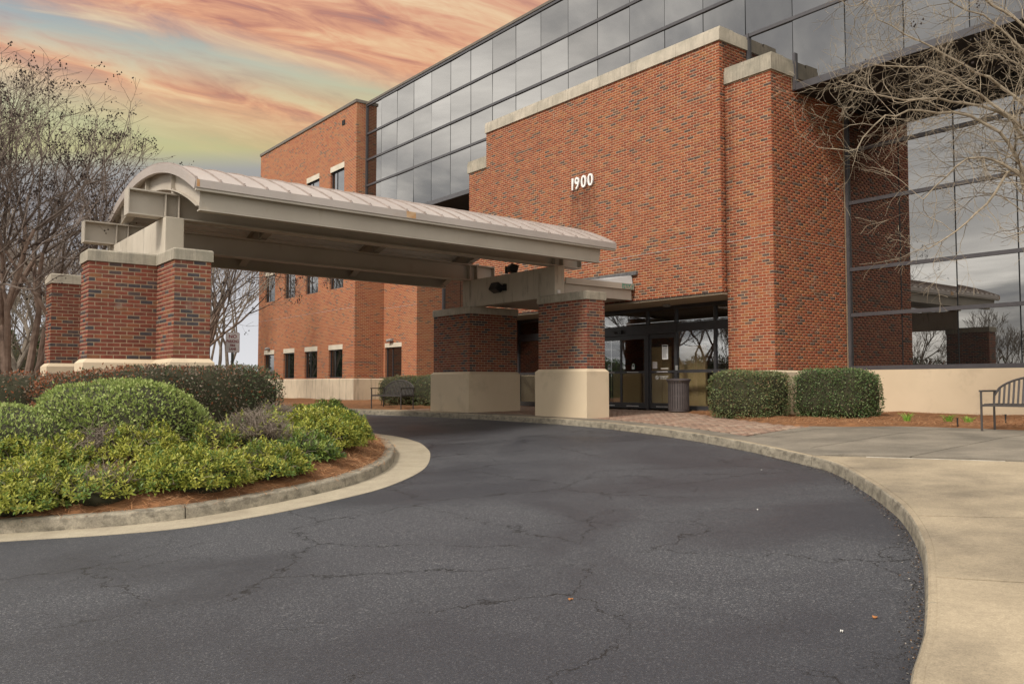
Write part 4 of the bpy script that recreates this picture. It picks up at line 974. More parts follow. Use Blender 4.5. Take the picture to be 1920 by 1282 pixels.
# floodlights on the right cross beam
def flood(label, p, ry, rz, bracket=True):
    o = thing('flood_light', label, 'floodlight', p, group='floodlights on the cross beam')
    o.rotation_euler = (0, 0, rz)
    mb = MB(); pr_ = [(-.10, -.11), (.10, -.11), (.15, .0), (.10, .10), (-.10, .10)]      # (depth, height) cross-section swept along local Y
    n = len(pr_); 
    for yv, sc_ in ((-.19, .72), (-.15, 1.0), (.15, 1.0), (.19, .85)):
        for a, b in pr_: mb.v.append((a * sc_, yv, b * sc_))
    for l in range(3):
        for k in range(n): a = l * n + k; b = l * n + (k + 1) % n; mb.f.append((a, b, b + n, a + n)); mb.m.append(0)
    mb.f.append(tuple(reversed(range(n)))); mb.m.append(0); mb.f.append(tuple(range(3 * n, 4 * n))); mb.m.append(0)
    h_ = local('housing', mb.mesh('housing', LAMPB), o, (0, 0, 0), (0, ry, 0))
    bm = bmesh.new(); bm.from_mesh(h_.data); bmesh.ops.recalc_face_normals(bm, faces=bm.faces[:]); bm.to_mesh(h_.data); bm.free()
    mb = MB(); mb.box((-.085, -.13, -.1125), (.085, .13, -.111)); l_ = local('lens', mb.mesh('lens', LENS), o, (0, 0, 0), (0, ry, 0))
    mb = MB(); mb.tube([(.05, -.18, 0), (.10, -.23, -.02)], .02, 8); mb.box((.06, -.30, -.10), (.135, -.225, .08)); local('bracket', mb.mesh('bracket', LAMPB), o)
    return o
flood('black floodlight fixed to the side of the concrete cross beam', (13.31, 17.85, 4.13), R(28), 0)
flood('black floodlight sitting on top of the concrete cross beam', (13.58, 17.45, 4.62), R(-14), R(160))

# =================================================================== SIGN, BENCHES, BIN
sx, sy = 6.62, 18.9; sg = z_island(sx, sy)
sg_o = thing('parking_sign', 'small grey NO PARKING FIRE LANE sign on a dark metal post', 'sign', (sx, sy, sg), HEAD - R(90) + R(19))
mb = MB(); mb.box((-.025, .006, -.2), (.025, .022, 2.73 - sg)); mb.box((-.03, .001, -.2), (-.022, .03, 2.72 - sg)); mb.box((.022, .001, -.2), (.03, .03, 2.72 - sg)); local('post', mb.mesh('post', GALV), sg_o)
mb = MB(); W2, H2, rc = .152, .229, .03; pts_ = []
for cx_, cz_, a0_ in ((W2 - rc, -H2 + rc, -90), (W2 - rc, H2 - rc, 0), (-W2 + rc, H2 - rc, 90), (-W2 + rc, -H2 + rc, 180)):
    for k in range(5): a = R(a0_ + 22.5 * k); pts_.append((cx_ + rc * math.cos(a), cz_ + rc * math.sin(a)))
mb.face([(a, -.004, b) for a, b in pts_]); mb.face([(a, .0, b) for a, b in reversed(pts_)])
for k in range(len(pts_)): a, b = pts_[k - 1], pts_[k]; mb.quad((a[0], -.004, a[1]), (a[0], 0, a[1]), (b[0], 0, b[1]), (b[0], -.004, b[1]))
zc = 2.495 - sg
pl = local('plate', mb.mesh('plate', SIGNM), sg_o, (0, 0, zc))
mb = MB()
for k in range(len(pts_)):
    a, b = pts_[k - 1], pts_[k]; s1, s2 = .965, .935; mb.quad((a[0] * s2, -.0052, a[1] * (1 - .065 * W2 / H2)), (b[0] * s2, -.0052, b[1] * (1 - .065 * W2 / H2)), (b[0] * s1, -.0052, b[1] * (1 - .035 * W2 / H2)), (a[0] * s1, -.0052, a[1] * (1 - .035 * W2 / H2)))
local('border', mb.mesh('border', MAROON), pl)
for txt, z_, s_, wd in (('NO', .135, .108, 1.0), ('PARKING', .025, .098, .62), ('FIRE', -.068, .072, .85), ('LANE', -.15, .072, .85)):
    local('lettering', text_mesh(txt, s_, .0006, MAROON, 1.05, .003, wd), pl, (0, -.0055, z_), (R(90), 0, 0))
for z_ in (.195, -.205):
    mb = MB(); mb.tube([(0, -.010, z_), (0, 0, z_)], .008, 6); local('bolt', mb.mesh('bolt', GREYF), pl)

def bench(label, loc, rz, group):
    """arched-back slatted metal bench, 1.5 m wide, sitting towards local -Y"""
    o = thing('bench', label, 'bench', loc, rz, group); Wd = 1.52; hw = Wd / 2
    for sx_ in (-1, 1):
        xx = sx_ * hw
        mb = MB(); mb.tube([(xx, -.24, 0), (xx, -.24, .64)], .019, 8); local('leg', mb.mesh('leg', BENCHM), o)
        mb = MB(); mb.tube([(xx, .24, 0), (xx, .24, .45), (xx, .27, .66)], .019, 8); local('leg', mb.mesh('leg', BENCHM), o)
        mb = MB(); mb.box((xx - .022, -.27, .635), (xx + .022, .29, .665)); local('armrest', mb.mesh('armrest', BENCHM), o)
        mb = MB(); mb.box((xx - .015, -.24, .395), (xx + .015, .24, .43)); local('side_rail', mb.mesh('side_rail', BENCHM), o)
    mb = MB(); mb.box((-hw, -.26, .40), (hw, -.225, .435)); mb.box((-hw, .21, .40), (hw, .245, .435)); fr = local('seat_frame', mb.mesh('seat_frame', BENCHM), o)
    n = 20
    for i in range(n):
        xx = -hw + .06 + (Wd - .12) * i / (n - 1)
        mb = MB(); mb.box((xx - .018, -.235, .436), (xx + .018, .225, .446)); local('seat_slat', mb.mesh('seat_slat', BENCHM), fr)
    arch = lambda x_: .58 + .32 * math.sqrt(max(0, 1 - (x_ / hw) ** 2)) ** 1.1
    mb = MB(); mb.tube([(x_, .245 + (arch(x_) - .45) * .22, arch(x_)) for x_ in np.linspace(-hw, hw, 25)], .019, 8); back = local('back_frame', mb.mesh('back_frame', BENCHM), o)
    for i in range(n):
        xx = -hw + .075 + (Wd - .15) * i / (n - 1); zt = arch(xx); mb = MB(); y0_, y1_ = .245, .245 + (zt - .45) * .22
        mb.hexa([(xx - .016, y0_ - .005, .44), (xx + .016, y0_ - .005, .44), (xx + .016, y0_ + .005, .44), (xx - .016, y0_ + .005, .44), (xx - .016, y1_ - .005, zt), (xx + .016, y1_ - .005, zt), (xx + .016, y1_ + .005, zt), (xx - .016, y1_ + .005, zt)])
        local('back_slat', mb.mesh('back_slat', BENCHM), back)
    return o
bench('dark metal slatted bench cut by the right edge of the picture', (14.72, 5.36, zwalk(14.72)), R(-90), 'arched metal benches')
bench('dark metal slatted bench beyond the driveway in front of the far hedges', (13.27, 23.30, zwalk(13.27)), R(-82), 'arched metal benches')

bn_ = (16.98, 14.72, zwalk(17.0) - .0); bo = thing('trash_bin', 'dark slatted metal trash bin beside the glass doors', 'trash bin', bn_)
rb, hb = .27, .82
for i in range(26):
    a = 2 * math.pi * i / 26; mb = MB(); c_, s_ = math.cos(a), math.sin(a); w_ = .026
    pts_ = []
    for z_, r_ in ((.06, rb), (.74, rb), (hb, rb + .03)):
        pts_.append([(c_ * (r_ + e) - s_ * f, s_ * (r_ + e) + c_ * f, z_) for e, f in ((-.004, -w_), (.004, -w_), (.004, w_), (-.004, w_))])
    mb.hexa(pts_[0] + pts_[1]); mb.hexa(pts_[1] + pts_[2]); local('slat', mb.mesh('slat', BINM), bo)
def ringm(r0, r1, z0, z1, m, n=32):
    mb = MB()
    for i in range(n):
        a, b = 2 * math.pi * i / n, 2 * math.pi * (i + 1) / n; q_ = lambda r_, t_, z_: (r_ * math.cos(t_), r_ * math.sin(t_), z_)
        mb.quad(q_(r1, a, z0), q_(r1, b, z0), q_(r1, b, z1), q_(r1, a, z1)); mb.quad(q_(r0, b, z0), q_(r0, a, z0), q_(r0, a, z1), q_(r0, b, z1)); mb.quad(q_(r0, a, z1), q_(r1, a, z1), q_(r1, b, z1), q_(r0, b, z1)); mb.quad(q_(r0, b, z0), q_(r1, b, z0), q_(r1, a, z0), q_(r0, a, z0))
    return mb.mesh('ring', m)
local('base_ring', ringm(.24, rb - .005, .02, .09, BINM), bo); local('hoop', ringm(rb - .012, rb - .005, .40, .44, BINM), bo); local('rim', ringm(rb - .02, rb + .055, hb, hb + .035, BINM), bo)
mb = MB(); mb.tube([(0, 0, .05), (0, 0, .79)], [.2, .235], 20); local('liner', mb.mesh('liner', LAMPB), bo)
mb = MB(); mb.tube([(0, 0, hb + .036), (0, 0, hb + .05), (0, 0, hb + .06)], [rb + .05, rb + .03, .16], 24); local('lid', mb.mesh('lid', BINM), bo)

# =================================================================== FOLIAGE
LEAF_GAIN = 1.9
def leaf_mat(name, c1, c2, tr=.25, rough=.5, spec=.35):
    m = bpy.data.materials.new(name); m.use_nodes = True; t = NT(m.node_tree); b = m.node_tree.nodes['Principled BSDF']
    pos = t.node('ShaderNodeNewGeometry').outputs['Position']
    c1 = tuple(min(.6, x * LEAF_GAIN) for x in c1); c2 = tuple(min(.6, x * LEAF_GAIN) for x in c2)
    col = t.mix(t.range(t.noise(pos, 14, 3), .3, .7), c1 + (1,), c2 + (1,)); t.set(b.inputs['Base Color'], col)
    b.inputs['Roughness'].default_value = rough; b.inputs['Specular IOR Level'].default_value = spec
    tl = t.node('ShaderNodeBsdfTranslucent'); t.set(tl.inputs['Color'], col); mx = t.node('ShaderNodeMixShader'); mx.inputs[0].default_value = tr
    out = [n for n in t.n if n.type == 'OUTPUT_MATERIAL'][0]; t.l.new(b.outputs[0], mx.inputs[1]); t.l.new(tl.outputs[0], mx.inputs[2]); t.l.new(mx.outputs[0], out.inputs[0])
    return m
HOLLY = [leaf_mat('holly_a', (.075, .105, .038), (.048, .072, .028)), leaf_mat('holly_b', (.125, .140, .060), (.08, .098, .042)), leaf_mat('holly_c', (.12, .115, .050), (.09, .085, .040)), leaf_mat('holly_d', (.16, .10, .055), (.12, .075, .04))]
DHOL = [leaf_mat('deep_holly_a', (.046, .080, .026), (.030, .056, .02)), leaf_mat('deep_holly_b', (.082, .120, .040), (.056, .085, .03)), leaf_mat('deep_holly_c', (.135, .165, .07), (.09, .115, .05)), leaf_mat('deep_holly_d', (.14, .105, .06), (.09, .08, .045))]
BRONZE = [leaf_mat('bronze_a', (.085, .068, .046), (.058, .048, .033)), leaf_mat('bronze_b', (.135, .100, .072), (.095, .072, .05)), leaf_mat('bronze_c', (.062, .080, .035), (.045, .060, .028)), leaf_mat('bronze_d', (.17, .065, .030), (.13, .05, .025))]
RUSTY = [BRONZE[0], BRONZE[1], leaf_mat('rust_leaf', (.20, .065, .026), (.14, .048, .022)), BRONZE[3]]
GREEN = [leaf_mat('green_a', (.165, .205, .055), (.13, .165, .045)), leaf_mat('green_b', (.215, .250, .080), (.175, .205, .065)), leaf_mat('green_c', (.12, .155, .042), (.09, .12, .034)), leaf_mat('green_d', (.25, .255, .10), (.19, .20, .075))]
LIME = [leaf_mat('lime_a', (.172, .182, .028), (.132, .148, .024)), leaf_mat('lime_b', (.250, .245, .044), (.195, .195, .034)), leaf_mat('lime_c', (.075, .115, .022), (.055, .085, .018)), leaf_mat('lime_d', (.26, .25, .065), (.20, .19, .05))]
MIDG = [leaf_mat('mid_a', (.085, .125, .024), (.06, .095, .020)), leaf_mat('mid_b', (.13, .165, .030), (.10, .13, .025)), leaf_mat('mid_c', (.045, .078, .020), (.034, .06, .016)), leaf_mat('mid_d', (.18, .19, .04), (.14, .15, .03))]
DARKG = [leaf_mat('dark_green_a', (.045, .085, .022), (.032, .062, .018)), leaf_mat('dark_green_b', (.075, .12, .03), (.055, .09, .024)), leaf_mat('dark_green_c', (.026, .05, .015), (.02, .04, .012)), leaf_mat('dark_green_d', (.10, .15, .04), (.08, .11, .03))]
CORE = material('shade_core', (.030, .032, .016), (.048, .044, .024), 12, .95, .6, 40)  # twig-brown solid, darkened to stand in for the shaded inside of foliage
TWIG = material('grey_twigs', (.24, .195, .155), (.17, .135, .105), 9, .9)
TWIGB = material('brown_twigs', (.11, .075, .05), (.075, .05, .034), 9, .9)

def rsup(dirs, a, b, c, p): return (np.abs(dirs[:, 0] / a) ** p + np.abs(dirs[:, 1] / b) ** p + np.abs(dirs[:, 2] / c) ** p) ** (-1 / p)
def lump(P, amp, f, seed):
    s = seed * 1.7
    return amp * (np.sin(P[:, 0] * f + s) * np.sin(P[:, 1] * f * 1.13 + 2 * s) + .6 * np.sin(P[:, 2] * f * 1.9 + P[:, 0] * f * 1.7 + s) + .45 * np.sin(P[:, 1] * f * 2.7 - P[:, 2] * f * 2.1 + 3 * s))
def shell(rg, n, a, b, c, p, amp, f, seed, lower=-.98):
    """points and outward normals on a lumpy rounded block of half sizes a, b, c"""
    out_p, out_n = [], []; got = 0
    while got < n:
        d = rg.normal(size=(n * 3, 3)); d /= np.linalg.norm(d, axis=1)[:, None]
        r = rsup(d, a, b, c, p); P = d * r[:, None]
        g = np.sign(P) * np.abs(P / np.array([a, b, c])) ** (p - 1) / np.array([a, b, c]); g /= np.linalg.norm(g, axis=1)[:, None]
        wgt = r ** 2 / np.maximum(.15, (g * d).sum(1)); wgt /= np.quantile(wgt, .97); k = (rg.random(len(wgt)) < wgt) & (P[:, 2] > c * lower)
        P = P[k]; g = g[k]; P = P + g * lump(P, amp, f, seed)[:, None]; out_p.append(P); out_n.append(g); got += len(P)
    return np.concatenate(out_p)[:n], np.concatenate(out_n)[:n]
def leaf_quads(rg, P, N, L, Wd, spread=.9, up=.25):
    n = len(P); ax = N + rg.normal(0, spread, (n, 3)) + np.array([0, 0, up]); ax /= np.linalg.norm(ax, axis=1)[:, None]
    sd_ = np.cross(ax, rg.normal(size=(n, 3))); sd_ /= np.linalg.norm(sd_, axis=1)[:, None]; nn_ = np.cross(sd_, ax)
    l = L * rg.uniform(.65, 1.25, n)[:, None]; w_ = Wd * rg.uniform(.7, 1.2, n)[:, None]
    base = P - ax * l * .3; tip = P + ax * l * .7 - nn_ * l * .12; lf = P + sd_ * w_ * .5 + nn_ * w_ * .12; rt = P - sd_ * w_ * .5 + nn_ * w_ * .12
    return np.stack([base, rt, tip, lf], 1).reshape(-1, 3)
def core_mesh(a, b, c, p, amp, f, seed, k=.86, nu=22, nv=12):
    th = np.linspace(0, 2 * np.pi, nu, endpoint=False); ph = np.linspace(-np.pi / 2, np.pi / 2, nv); D_ = np.array([(math.cos(q_) * math.cos(t_), math.cos(q_) * math.sin(t_), math.sin(q_)) for q_ in ph for t_ in th])
    P = D_ * rsup(D_, a, b, c, p)[:, None]; P = P * k + D_ * lump(P, amp, f, seed)[:, None]
    Fq = [(j * nu + i, j * nu + (i + 1) % nu, (j + 1) * nu + (i + 1) % nu, (j + 1) * nu + i) for j in range(nv - 1) for i in range(nu)]
    return P, Fq
_hs = [100]
def hedge(name, label, cat, c, half, n, mats, wts, L=.045, Wd=.026, p=6, amp=.025, f=3.0, depth=.10, rz=0.0, group=None, patch=None, stems=True, spread=.8, lower=-.99):
    _hs[0] += 1; rg = np.random.default_rng(_hs[0]); a, b, h_ = half
    o = thing(name, label, cat, (c[0], c[1], c[2] - h_), rz, group)
    P, N = shell(rg, n, a, b, h_, p, amp, f, _hs[0] % 7, lower)
    P = P - N * (rg.random(n) ** 1.6 * depth)[:, None] + N * ((rg.random(n) < .07) * rg.random(n))[:, None] * .06
    Q = leaf_quads(rg, P, N, L, Wd, spread) + np.array([0, 0, h_])
    thin = lump(P, 1.0, 6.5, _hs[0] % 5) + .5 * lump(P, 1.0, 17.0, _hs[0] % 3); kp = (thin > -.95) | (rg.random(n) < .62); Q = Q.reshape(n, 4, 3)[kp].reshape(-1, 3); P = P[kp]; n = len(P)
    mi = rg.choice(len(mats), n, p=wts)
    if patch is not None: mi = patch(P, mi, rg)
    local('foliage', fast_mesh('foliage', Q, np.arange(4 * n).reshape(n, 4), mats, mi), o)
    ins = depth * .5; Pc, Fc = core_mesh(a - ins, b - ins, h_ - ins, p, amp, f, _hs[0] % 7, .99, 32, 16); local('shade_core', fast_mesh('shade_core', Pc + np.array([0, 0, h_ + .02]), Fc, CORE, smooth=True), o)
    if stems:
        mb = MB(); rr = random.Random(_hs[0])
        for _ in range(int(10 + 14 * a * b)):
            x_, y_ = rr.uniform(-a, a) * .8, rr.uniform(-b, b) * .8; mb.tube([(x_, y_, -.1), (x_ + rr.uniform(-.1, .1), y_ + rr.uniform(-.1, .1), .25), (x_ + rr.uniform(-.2, .2), y_ + rr.uniform(-.2, .2), h_ * 1.1)], [.016, .011, .006], 4, cap=False)
        local('stems', mb.mesh('stems', TWIGB), o)
    return o
zb_ = zwalk(15.7)
hedge('clipped_hedge', 'olive green clipped hedge against the brick corner, nearer the doors', 'hedge', (15.68, 11.55, zb_ + .50), (.56, .80, .53), 11000, HOLLY, [.34, .34, .22, .10], p=7, group='clipped hedges by the entrance')
hedge('clipped_hedge', 'deep green clipped hedge beside the beige wall below the dark glass', 'hedge', (16.78, 10.05, zb_ + .52), (.60, .84, .55), 11000, DHOL, [.36, .36, .20, .08], p=5.5, group='clipped hedges by the entrance')
# hedges behind the far bench
hedge('clipped_hedge', 'brownish rounded hedge behind the left half of the far bench', 'hedge', (14.9, 25.4, 1.30), (.75, .95, .56), 5200, HOLLY, [.20, .25, .30, .25], p=2.8, group='hedges along the brick wing')
hedge('clipped_hedge', 'long green clipped hedge behind the right half of the far bench', 'hedge', (15.35, 22.95, 1.32), (.75, 1.75, .56), 8500, HOLLY, [.40, .34, .18, .08], p=6, group='hedges along the brick wing')
# dark bronze hedge in front of the near pier
def bronze_patch(P, mi, rg):
    k = (P[:, 0] < -.5) & (P[:, 2] > .05) & (rg.random(len(P)) < .55); mi = mi.copy(); mi[k] = 3
    g = (P[:, 0] > 1.1) & (rg.random(len(P)) < .45); mi[g] = 2; return mi
hz = z_island(4.0, 13.3)
hedge('bronze_hedge', 'long dark bronze hedge wrapping the foot of the nearest brick pier', 'hedge', (3.62, 13.38, hz + .31), (1.86, .62, .60), 21000, BRONZE, [.36, .34, .18, .12], p=4.2, amp=.03, f=2.2, depth=.14, rz=R(3), patch=bronze_patch).rotation_euler[1] = R(-2.6)
hedge('bronze_hedge', 'low rust tinted hedge left of the nearest brick pier', 'hedge', (1.55, 13.75, hz + .30), (.95, .65, .52), 6500, RUSTY, [.34, .30, .20, .16], p=3, amp=.05, f=2.6, depth=.14)
hedge('round_shrub', 'dense mid green mounded shrub, largest on the island, in front of the bronze hedge', 'shrub', (2.72, 11.85, z_island(2.75, 11.7) + .16), (1.12, .95, .64), 24000, GREEN, [.40, .28, .22, .10], L=.048, Wd=.027, p=2.0, amp=.06, f=3.1, depth=.12, spread=.6)
hedge('round_shrub', 'low mid green shrub cut by the left edge, joining the big green mound', 'shrub', (1.35, 11.75, z_island(1.35, 11.7) + .12), (.95, .8, .46), 13000, GREEN, [.40, .24, .26, .10], L=.048, Wd=.027, p=2.15, amp=.05, f=2.4, depth=.09, spread=.6)
hedge('round_shrub', 'dark green low shrub at the left edge beside the tree trunks', 'shrub', (.55, 14.2, z_island(.5, 14.2) + .15), (.8, .7, .42), 4200, DARKG, [.4, .3, .2, .1], p=2.4, amp=.06, depth=.10)

def tuft_shrub(name, label, c, half, n, mats, wts, seed, bare=.25, leaf=.054, twigs=70, dead=False, group='low shrubs planted over the island'):
    """loose spreading shrub: leaf rosettes on many short shoots, with bare twigs showing between"""
    rg = np.random.default_rng(seed); rr = random.Random(seed); a, b, h_ = half
    o = thing(name, label, 'shrub', c, rr.uniform(0, 6), group)
    P, N = shell(rg, n, a, b, h_, 2.2, .06, 4.2 / max(a, b), seed % 9, -.12)
    keep = lump(P, 1.0, 5.5 / max(a, b), seed % 5) > -1.2 + bare * 2.2
    keep |= rg.random(n) < .25
    P, N = P[keep], N[keep]; P = P - N * (rg.random(len(P)) ** 1.5 * .16)[:, None]; P[:, 2] = np.maximum(P[:, 2], .02); n = len(P)
    k = 6; ax = N * .7 + np.array([0, 0, .75]) + rg.normal(0, .3, (n, 3)); ax /= np.linalg.norm(ax, axis=1)[:, None]
    s1 = np.cross(ax, rg.normal(size=(n, 3))); s1 /= np.linalg.norm(s1, axis=1)[:, None]; s2 = np.cross(ax, s1)
    th = (np.arange(k) * 2.4)[None, :] + rg.uniform(0, 6.28, (n, 1)); rad = np.cos(th)[..., None] * s1[:, None] + np.sin(th)[..., None] * s2[:, None]
    el = np.linspace(.15, 1.1, k)[None, :, None]; dv = rad * np.cos(el) + ax[:, None] * np.sin(el)
    L_ = leaf * rg.uniform(.7, 1.25, (n, k, 1)); org = P[:, None] + ax[:, None] * (np.linspace(0, .05, k)[None, :, None]); side = np.cross(dv, np.broadcast_to(ax[:, None], dv.shape)); side /= np.linalg.norm(side, axis=2)[..., None] + 1e-9
    nn_ = np.cross(side, dv); W_ = L_ * .40
    q = np.stack([org, org + dv * L_ * .55 + side * W_ * .5 + nn_ * L_ * .05, org + dv * L_ - nn_ * L_ * .12, org + dv * L_ * .55 - side * W_ * .5 + nn_ * L_ * .05], 2).reshape(-1, 3)
    mi = np.repeat(rg.choice(len(mats), n, p=wts), k)
    local('foliage', fast_mesh('foliage', q, np.arange(4 * n * k).reshape(-1, 4), mats, mi), o)
    mb = MB()
    for _ in range(twigs):
        t_ = rr.uniform(0, 6.28); r_ = rr.random() ** .6; e = Vector((math.cos(t_) * a * r_, math.sin(t_) * b * r_, h_ * math.sqrt(max(.05, 1 - r_ * r_)) * rr.uniform(.85, 1.12))); s_ = Vector((e.x * .35, e.y * .35, -.06))
        m_ = (s_ + e) / 2 + Vector((rr.uniform(-.08, .08), rr.uniform(-.08, .08), rr.uniform(-.03, .08))); mb.tube([s_, m_, e], [.007, .005, .003], 4, cap=False)
        for _ in range(5 if dead else 3):
            w_ = m_.lerp(e, rr.uniform(.2, .95)); d_ = Vector((rr.uniform(-1, 1), rr.uniform(-1, 1), rr.uniform(-.1, 1))).normalized() * rr.uniform(.08, .22); mb.tube([w_, w_ + d_ * .55 + Vector((0, 0, .015)), w_ + d_], [.004, .003, .0016], 3, cap=False)
    local('twigs', mb.mesh('twigs', TWIG), o)
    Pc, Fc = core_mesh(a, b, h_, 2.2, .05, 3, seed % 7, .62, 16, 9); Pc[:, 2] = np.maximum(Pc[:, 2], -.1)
    local('shade_core', fast_mesh('shade_core', Pc, Fc, CORE, smooth=True), o)
    return o
SH = [  # x, y, half sizes, rosettes, palette, weights, bareness, label
    (1.35, 10.12, (.62, .58, .50), 900, LIME, [.42, .24, .28, .06], .05, 'lime green shrub at the left edge just behind the curb'),
    (.45, 10.75, (.70, .60, .52), 900, LIME, [.40, .22, .32, .06], .10, 'lime green shrub cut by the left edge of the picture'),
    (2.10, 9.85, (.55, .50, .36), 520, LIME, [.34, .20, .38, .08], .42, 'patchy lime shrub with bare twigs along the curb, second from the left'),
    (3.05, 9.72, (.66, .50, .52), 1050, LIME, [.40, .26, .28, .06], .02, 'full bright lime shrub nearest the camera at the curb'),
    (3.9, 9.98, (.50, .48, .42), 760, LIME, [.36, .24, .34, .06], .08, 'bright lime shrub at the curb where the pine straw begins'),
    (2.75, 10.85, (.55, .45, .46), 620, LIME, [.46, .30, .18, .06], .10, 'yellowish shrub between the curb and the big green mound'),
    (1.75, 11.05, (.62, .52, .46), 720, LIME, [.36, .26, .30, .08], .22, 'yellowish shrub left of centre between the curb and the big green mound'),
    (3.7, 11.25, (.50, .45, .42), 380, LIME, [.32, .22, .36, .10], .55, 'thin half bare shrub right of the big green mound'),
    (4.75, 10.62, (.44, .42, .40), 560, MIDG, [.36, .30, .26, .08], .12, 'mid green shrub above the pine straw left of the island tip'),
    (5.35, 11.55, (.62, .60, .58), 1150, LIME, [.40, .30, .24, .06], .02, 'largest bright lime shrub at the tip of the island'),
    (6.05, 12.35, (.48, .45, .50), 720, LIME, [.34, .30, .30, .06], .04, 'pale lime shrub overhanging the curb at the island tip'),
    (4.75, 12.1, (.62, .55, .44), 430, LIME, [.36, .28, .30, .06], .40, 'thin yellowish shrub behind the grey twiggy shrub'),
    (5.75, 13.35, (.70, .48, .40), 700, LIME, [.44, .34, .16, .06], .05, 'flat topped lime shrub at the right end of the bronze hedge'),
    (6.55, 14.1, (.72, .55, .50), 950, MIDG, [.38, .30, .24, .08], .02, 'mid green shrub in the back row of the island'),
    (7.25, 14.95, (.50, .48, .46), 760, DARKG, [.42, .30, .20, .08], .0, 'round deep green shrub at the far right of the island'),
]
for i, (x_, y_, hf, n, mt, wt, bare, lab) in enumerate(SH):
    hf = (hf[0], hf[1], hf[2] * (.70 if x_ < 5 else .84)); tuft_shrub('spreading_shrub', lab, (x_, y_, z_island(x_, y_) - .04), hf, int(n * 1.7), mt, wt, 300 + i, bare, twigs=60 if bare < .3 else 110)
for i, (x_, y_, hf, lab) in enumerate([(4.25, 11.2, (.60, .52, .46), 'nearly leafless grey twiggy shrub in the middle of the island'), (5.15, 12.75, (.50, .48, .40), 'nearly leafless grey shrub behind the largest lime shrub'), (2.35, 11.0, (.45, .40, .38), 'nearly leafless grey shrub below the big green mound')]):
    tuft_shrub('twiggy_shrub', lab, (x_, y_, z_island(x_, y_) - .04), hf, 150, LIME, [.4, .2, .3, .1], 340 + i, .5, twigs=230, dead=True, group='leafless shrubs on the island')
# daylily tufts in the bed
BLADE = [leaf_mat('blade_a', (.12, .24, .03), (.09, .18, .025)), leaf_mat('blade_b', (.18, .30, .05), (.14, .24, .04))]
for (x_, y_, s_, lab) in ((15.85, 8.05, 1.15, 'green grassy tuft nearest the deep green hedge'), (16.1, 7.40, 1.0, 'green grassy tuft, middle one of the three along the beige wall'), (16.2, 7.08, .8, 'green grassy tuft nearest the bench')):
    rr = random.Random(int(x_ * 100)); mb = MB()
    for _ in range(46):
        a = rr.uniform(0, 6.28); l_ = rr.uniform(.14, .26) * s_; w_ = .008; r0 = rr.uniform(0, .07); sx_, sy_ = -math.sin(a) * w_, math.cos(a) * w_; p_ = []
        for t_ in (0, .4, .75, 1): rr_ = r0 + l_ * (.15 * t_ + .65 * t_ * t_); p_.append((math.cos(a) * rr_, math.sin(a) * rr_, l_ * (1.05 * t_ - .5 * t_ ** 3), 1 - .85 * t_))
        m_ = rr.randint(0, 1)
        for k in range(3): (ax_, ay_, az_, w0), (bx_, by_, bz_, w1) = p_[k], p_[k + 1]; mb.quad((ax_ - sx_ * w0, ay_ - sy_ * w0, az_), (ax_ + sx_ * w0, ay_ + sy_ * w0, az_), (bx_ + sx_ * w1, by_ + sy_ * w1, bz_), (bx_ - sx_ * w1, by_ - sy_ * w1, bz_), m_)
    o = mb.build('grass_tuft', BLADE, None, False, (x_, y_, zwalk(x_) + .03)); tag(o, lab, 'plant', 'grassy tufts in the pine straw')
for (x_, y_, h_, lab) in ((15.25, 6.85, .14, 'short dark irrigation stake at the front of the bed beside the bench'), (16.6, 6.6, .16, 'short dark irrigation stake behind the bench')):
    mb = MB(); mb.tube([(0, 0, -.05), (0, 0, h_ * .8), (.004, 0, h_)], [.014, .014, .02], 8); tag(mb.build('irrigation_stake', LAMPB, None, False, (x_, y_, zwalk(x_) + .02)), lab, 'stake')

# =================================================================== TREES
BARK = material('crape_bark', (.30, .215, .165), (.20, .135, .10), 7, .85, .3, 60, dirt=((.13, .085, .065), 4, .52, .72))
BARKD = material('dark_branch_bark', (.185, .145, .118), (.12, .092, .075), 8, .9)
BARKG = material('grey_bark', (.27, .225, .175), (.19, .155, .12), 8, .9, .3, 60)
BARKL = material('lichen_bark', (.36, .295, .21), (.22, .175, .125), 9, .88, .3, 60)
POD = material('seed_pods', (.035, .027, .024), (.055, .04, .033), 10, .9)
def grow(rr, P, d, L, r, lvl, maxl, out, tips, trop=.10, wander=.22, kids=(2, 3), shrink=.74, fork=.55, droop=0.0, rmin=.0035, side=.6):
    n = 5 if L > .5 else 4; pts_ = [P.copy()]; dd = d.normalized()
    for i in range(n):
        dd = (dd + Vector((rr.gauss(0, wander), rr.gauss(0, wander), rr.gauss(0, wander) + trop - droop * lvl)) * .55).normalized(); pts_.append(pts_[-1] + dd * (L / n))
    r1 = max(rmin, r * .66); out.append((pts_, [r + (r1 - r) * i / n for i in range(n + 1)], lvl))
    if lvl >= maxl: tips.append((pts_[-1], dd)); return
    k = rr.randint(*kids)
    for i in range(k):
        q = dd.orthogonal().normalized(); q.rotate(Matrix.Rotation(rr.uniform(0, 6.28), 3, dd)); nd_ = (dd + q * rr.uniform(fork * .5, fork * 1.35)).normalized()
        grow(rr, pts_[-1], nd_, L * shrink * rr.uniform(.75, 1.2), r1 * rr.uniform(.72, .95), lvl + 1, maxl, out, tips, trop, wander, kids, shrink, fork, droop, rmin, side)
    if rr.random() < side and lvl > 0:
        p_ = pts_[rr.randint(2, n - 1)]; q = dd.orthogonal().normalized(); q.rotate(Matrix.Rotation(rr.uniform(0, 6.28), 3, dd))
        grow(rr, p_, (dd * .5 + q).normalized(), L * .6, r1 * .55, min(maxl, lvl + 2), maxl, out, tips, trop, wander, kids, shrink, fork, droop, rmin, side)
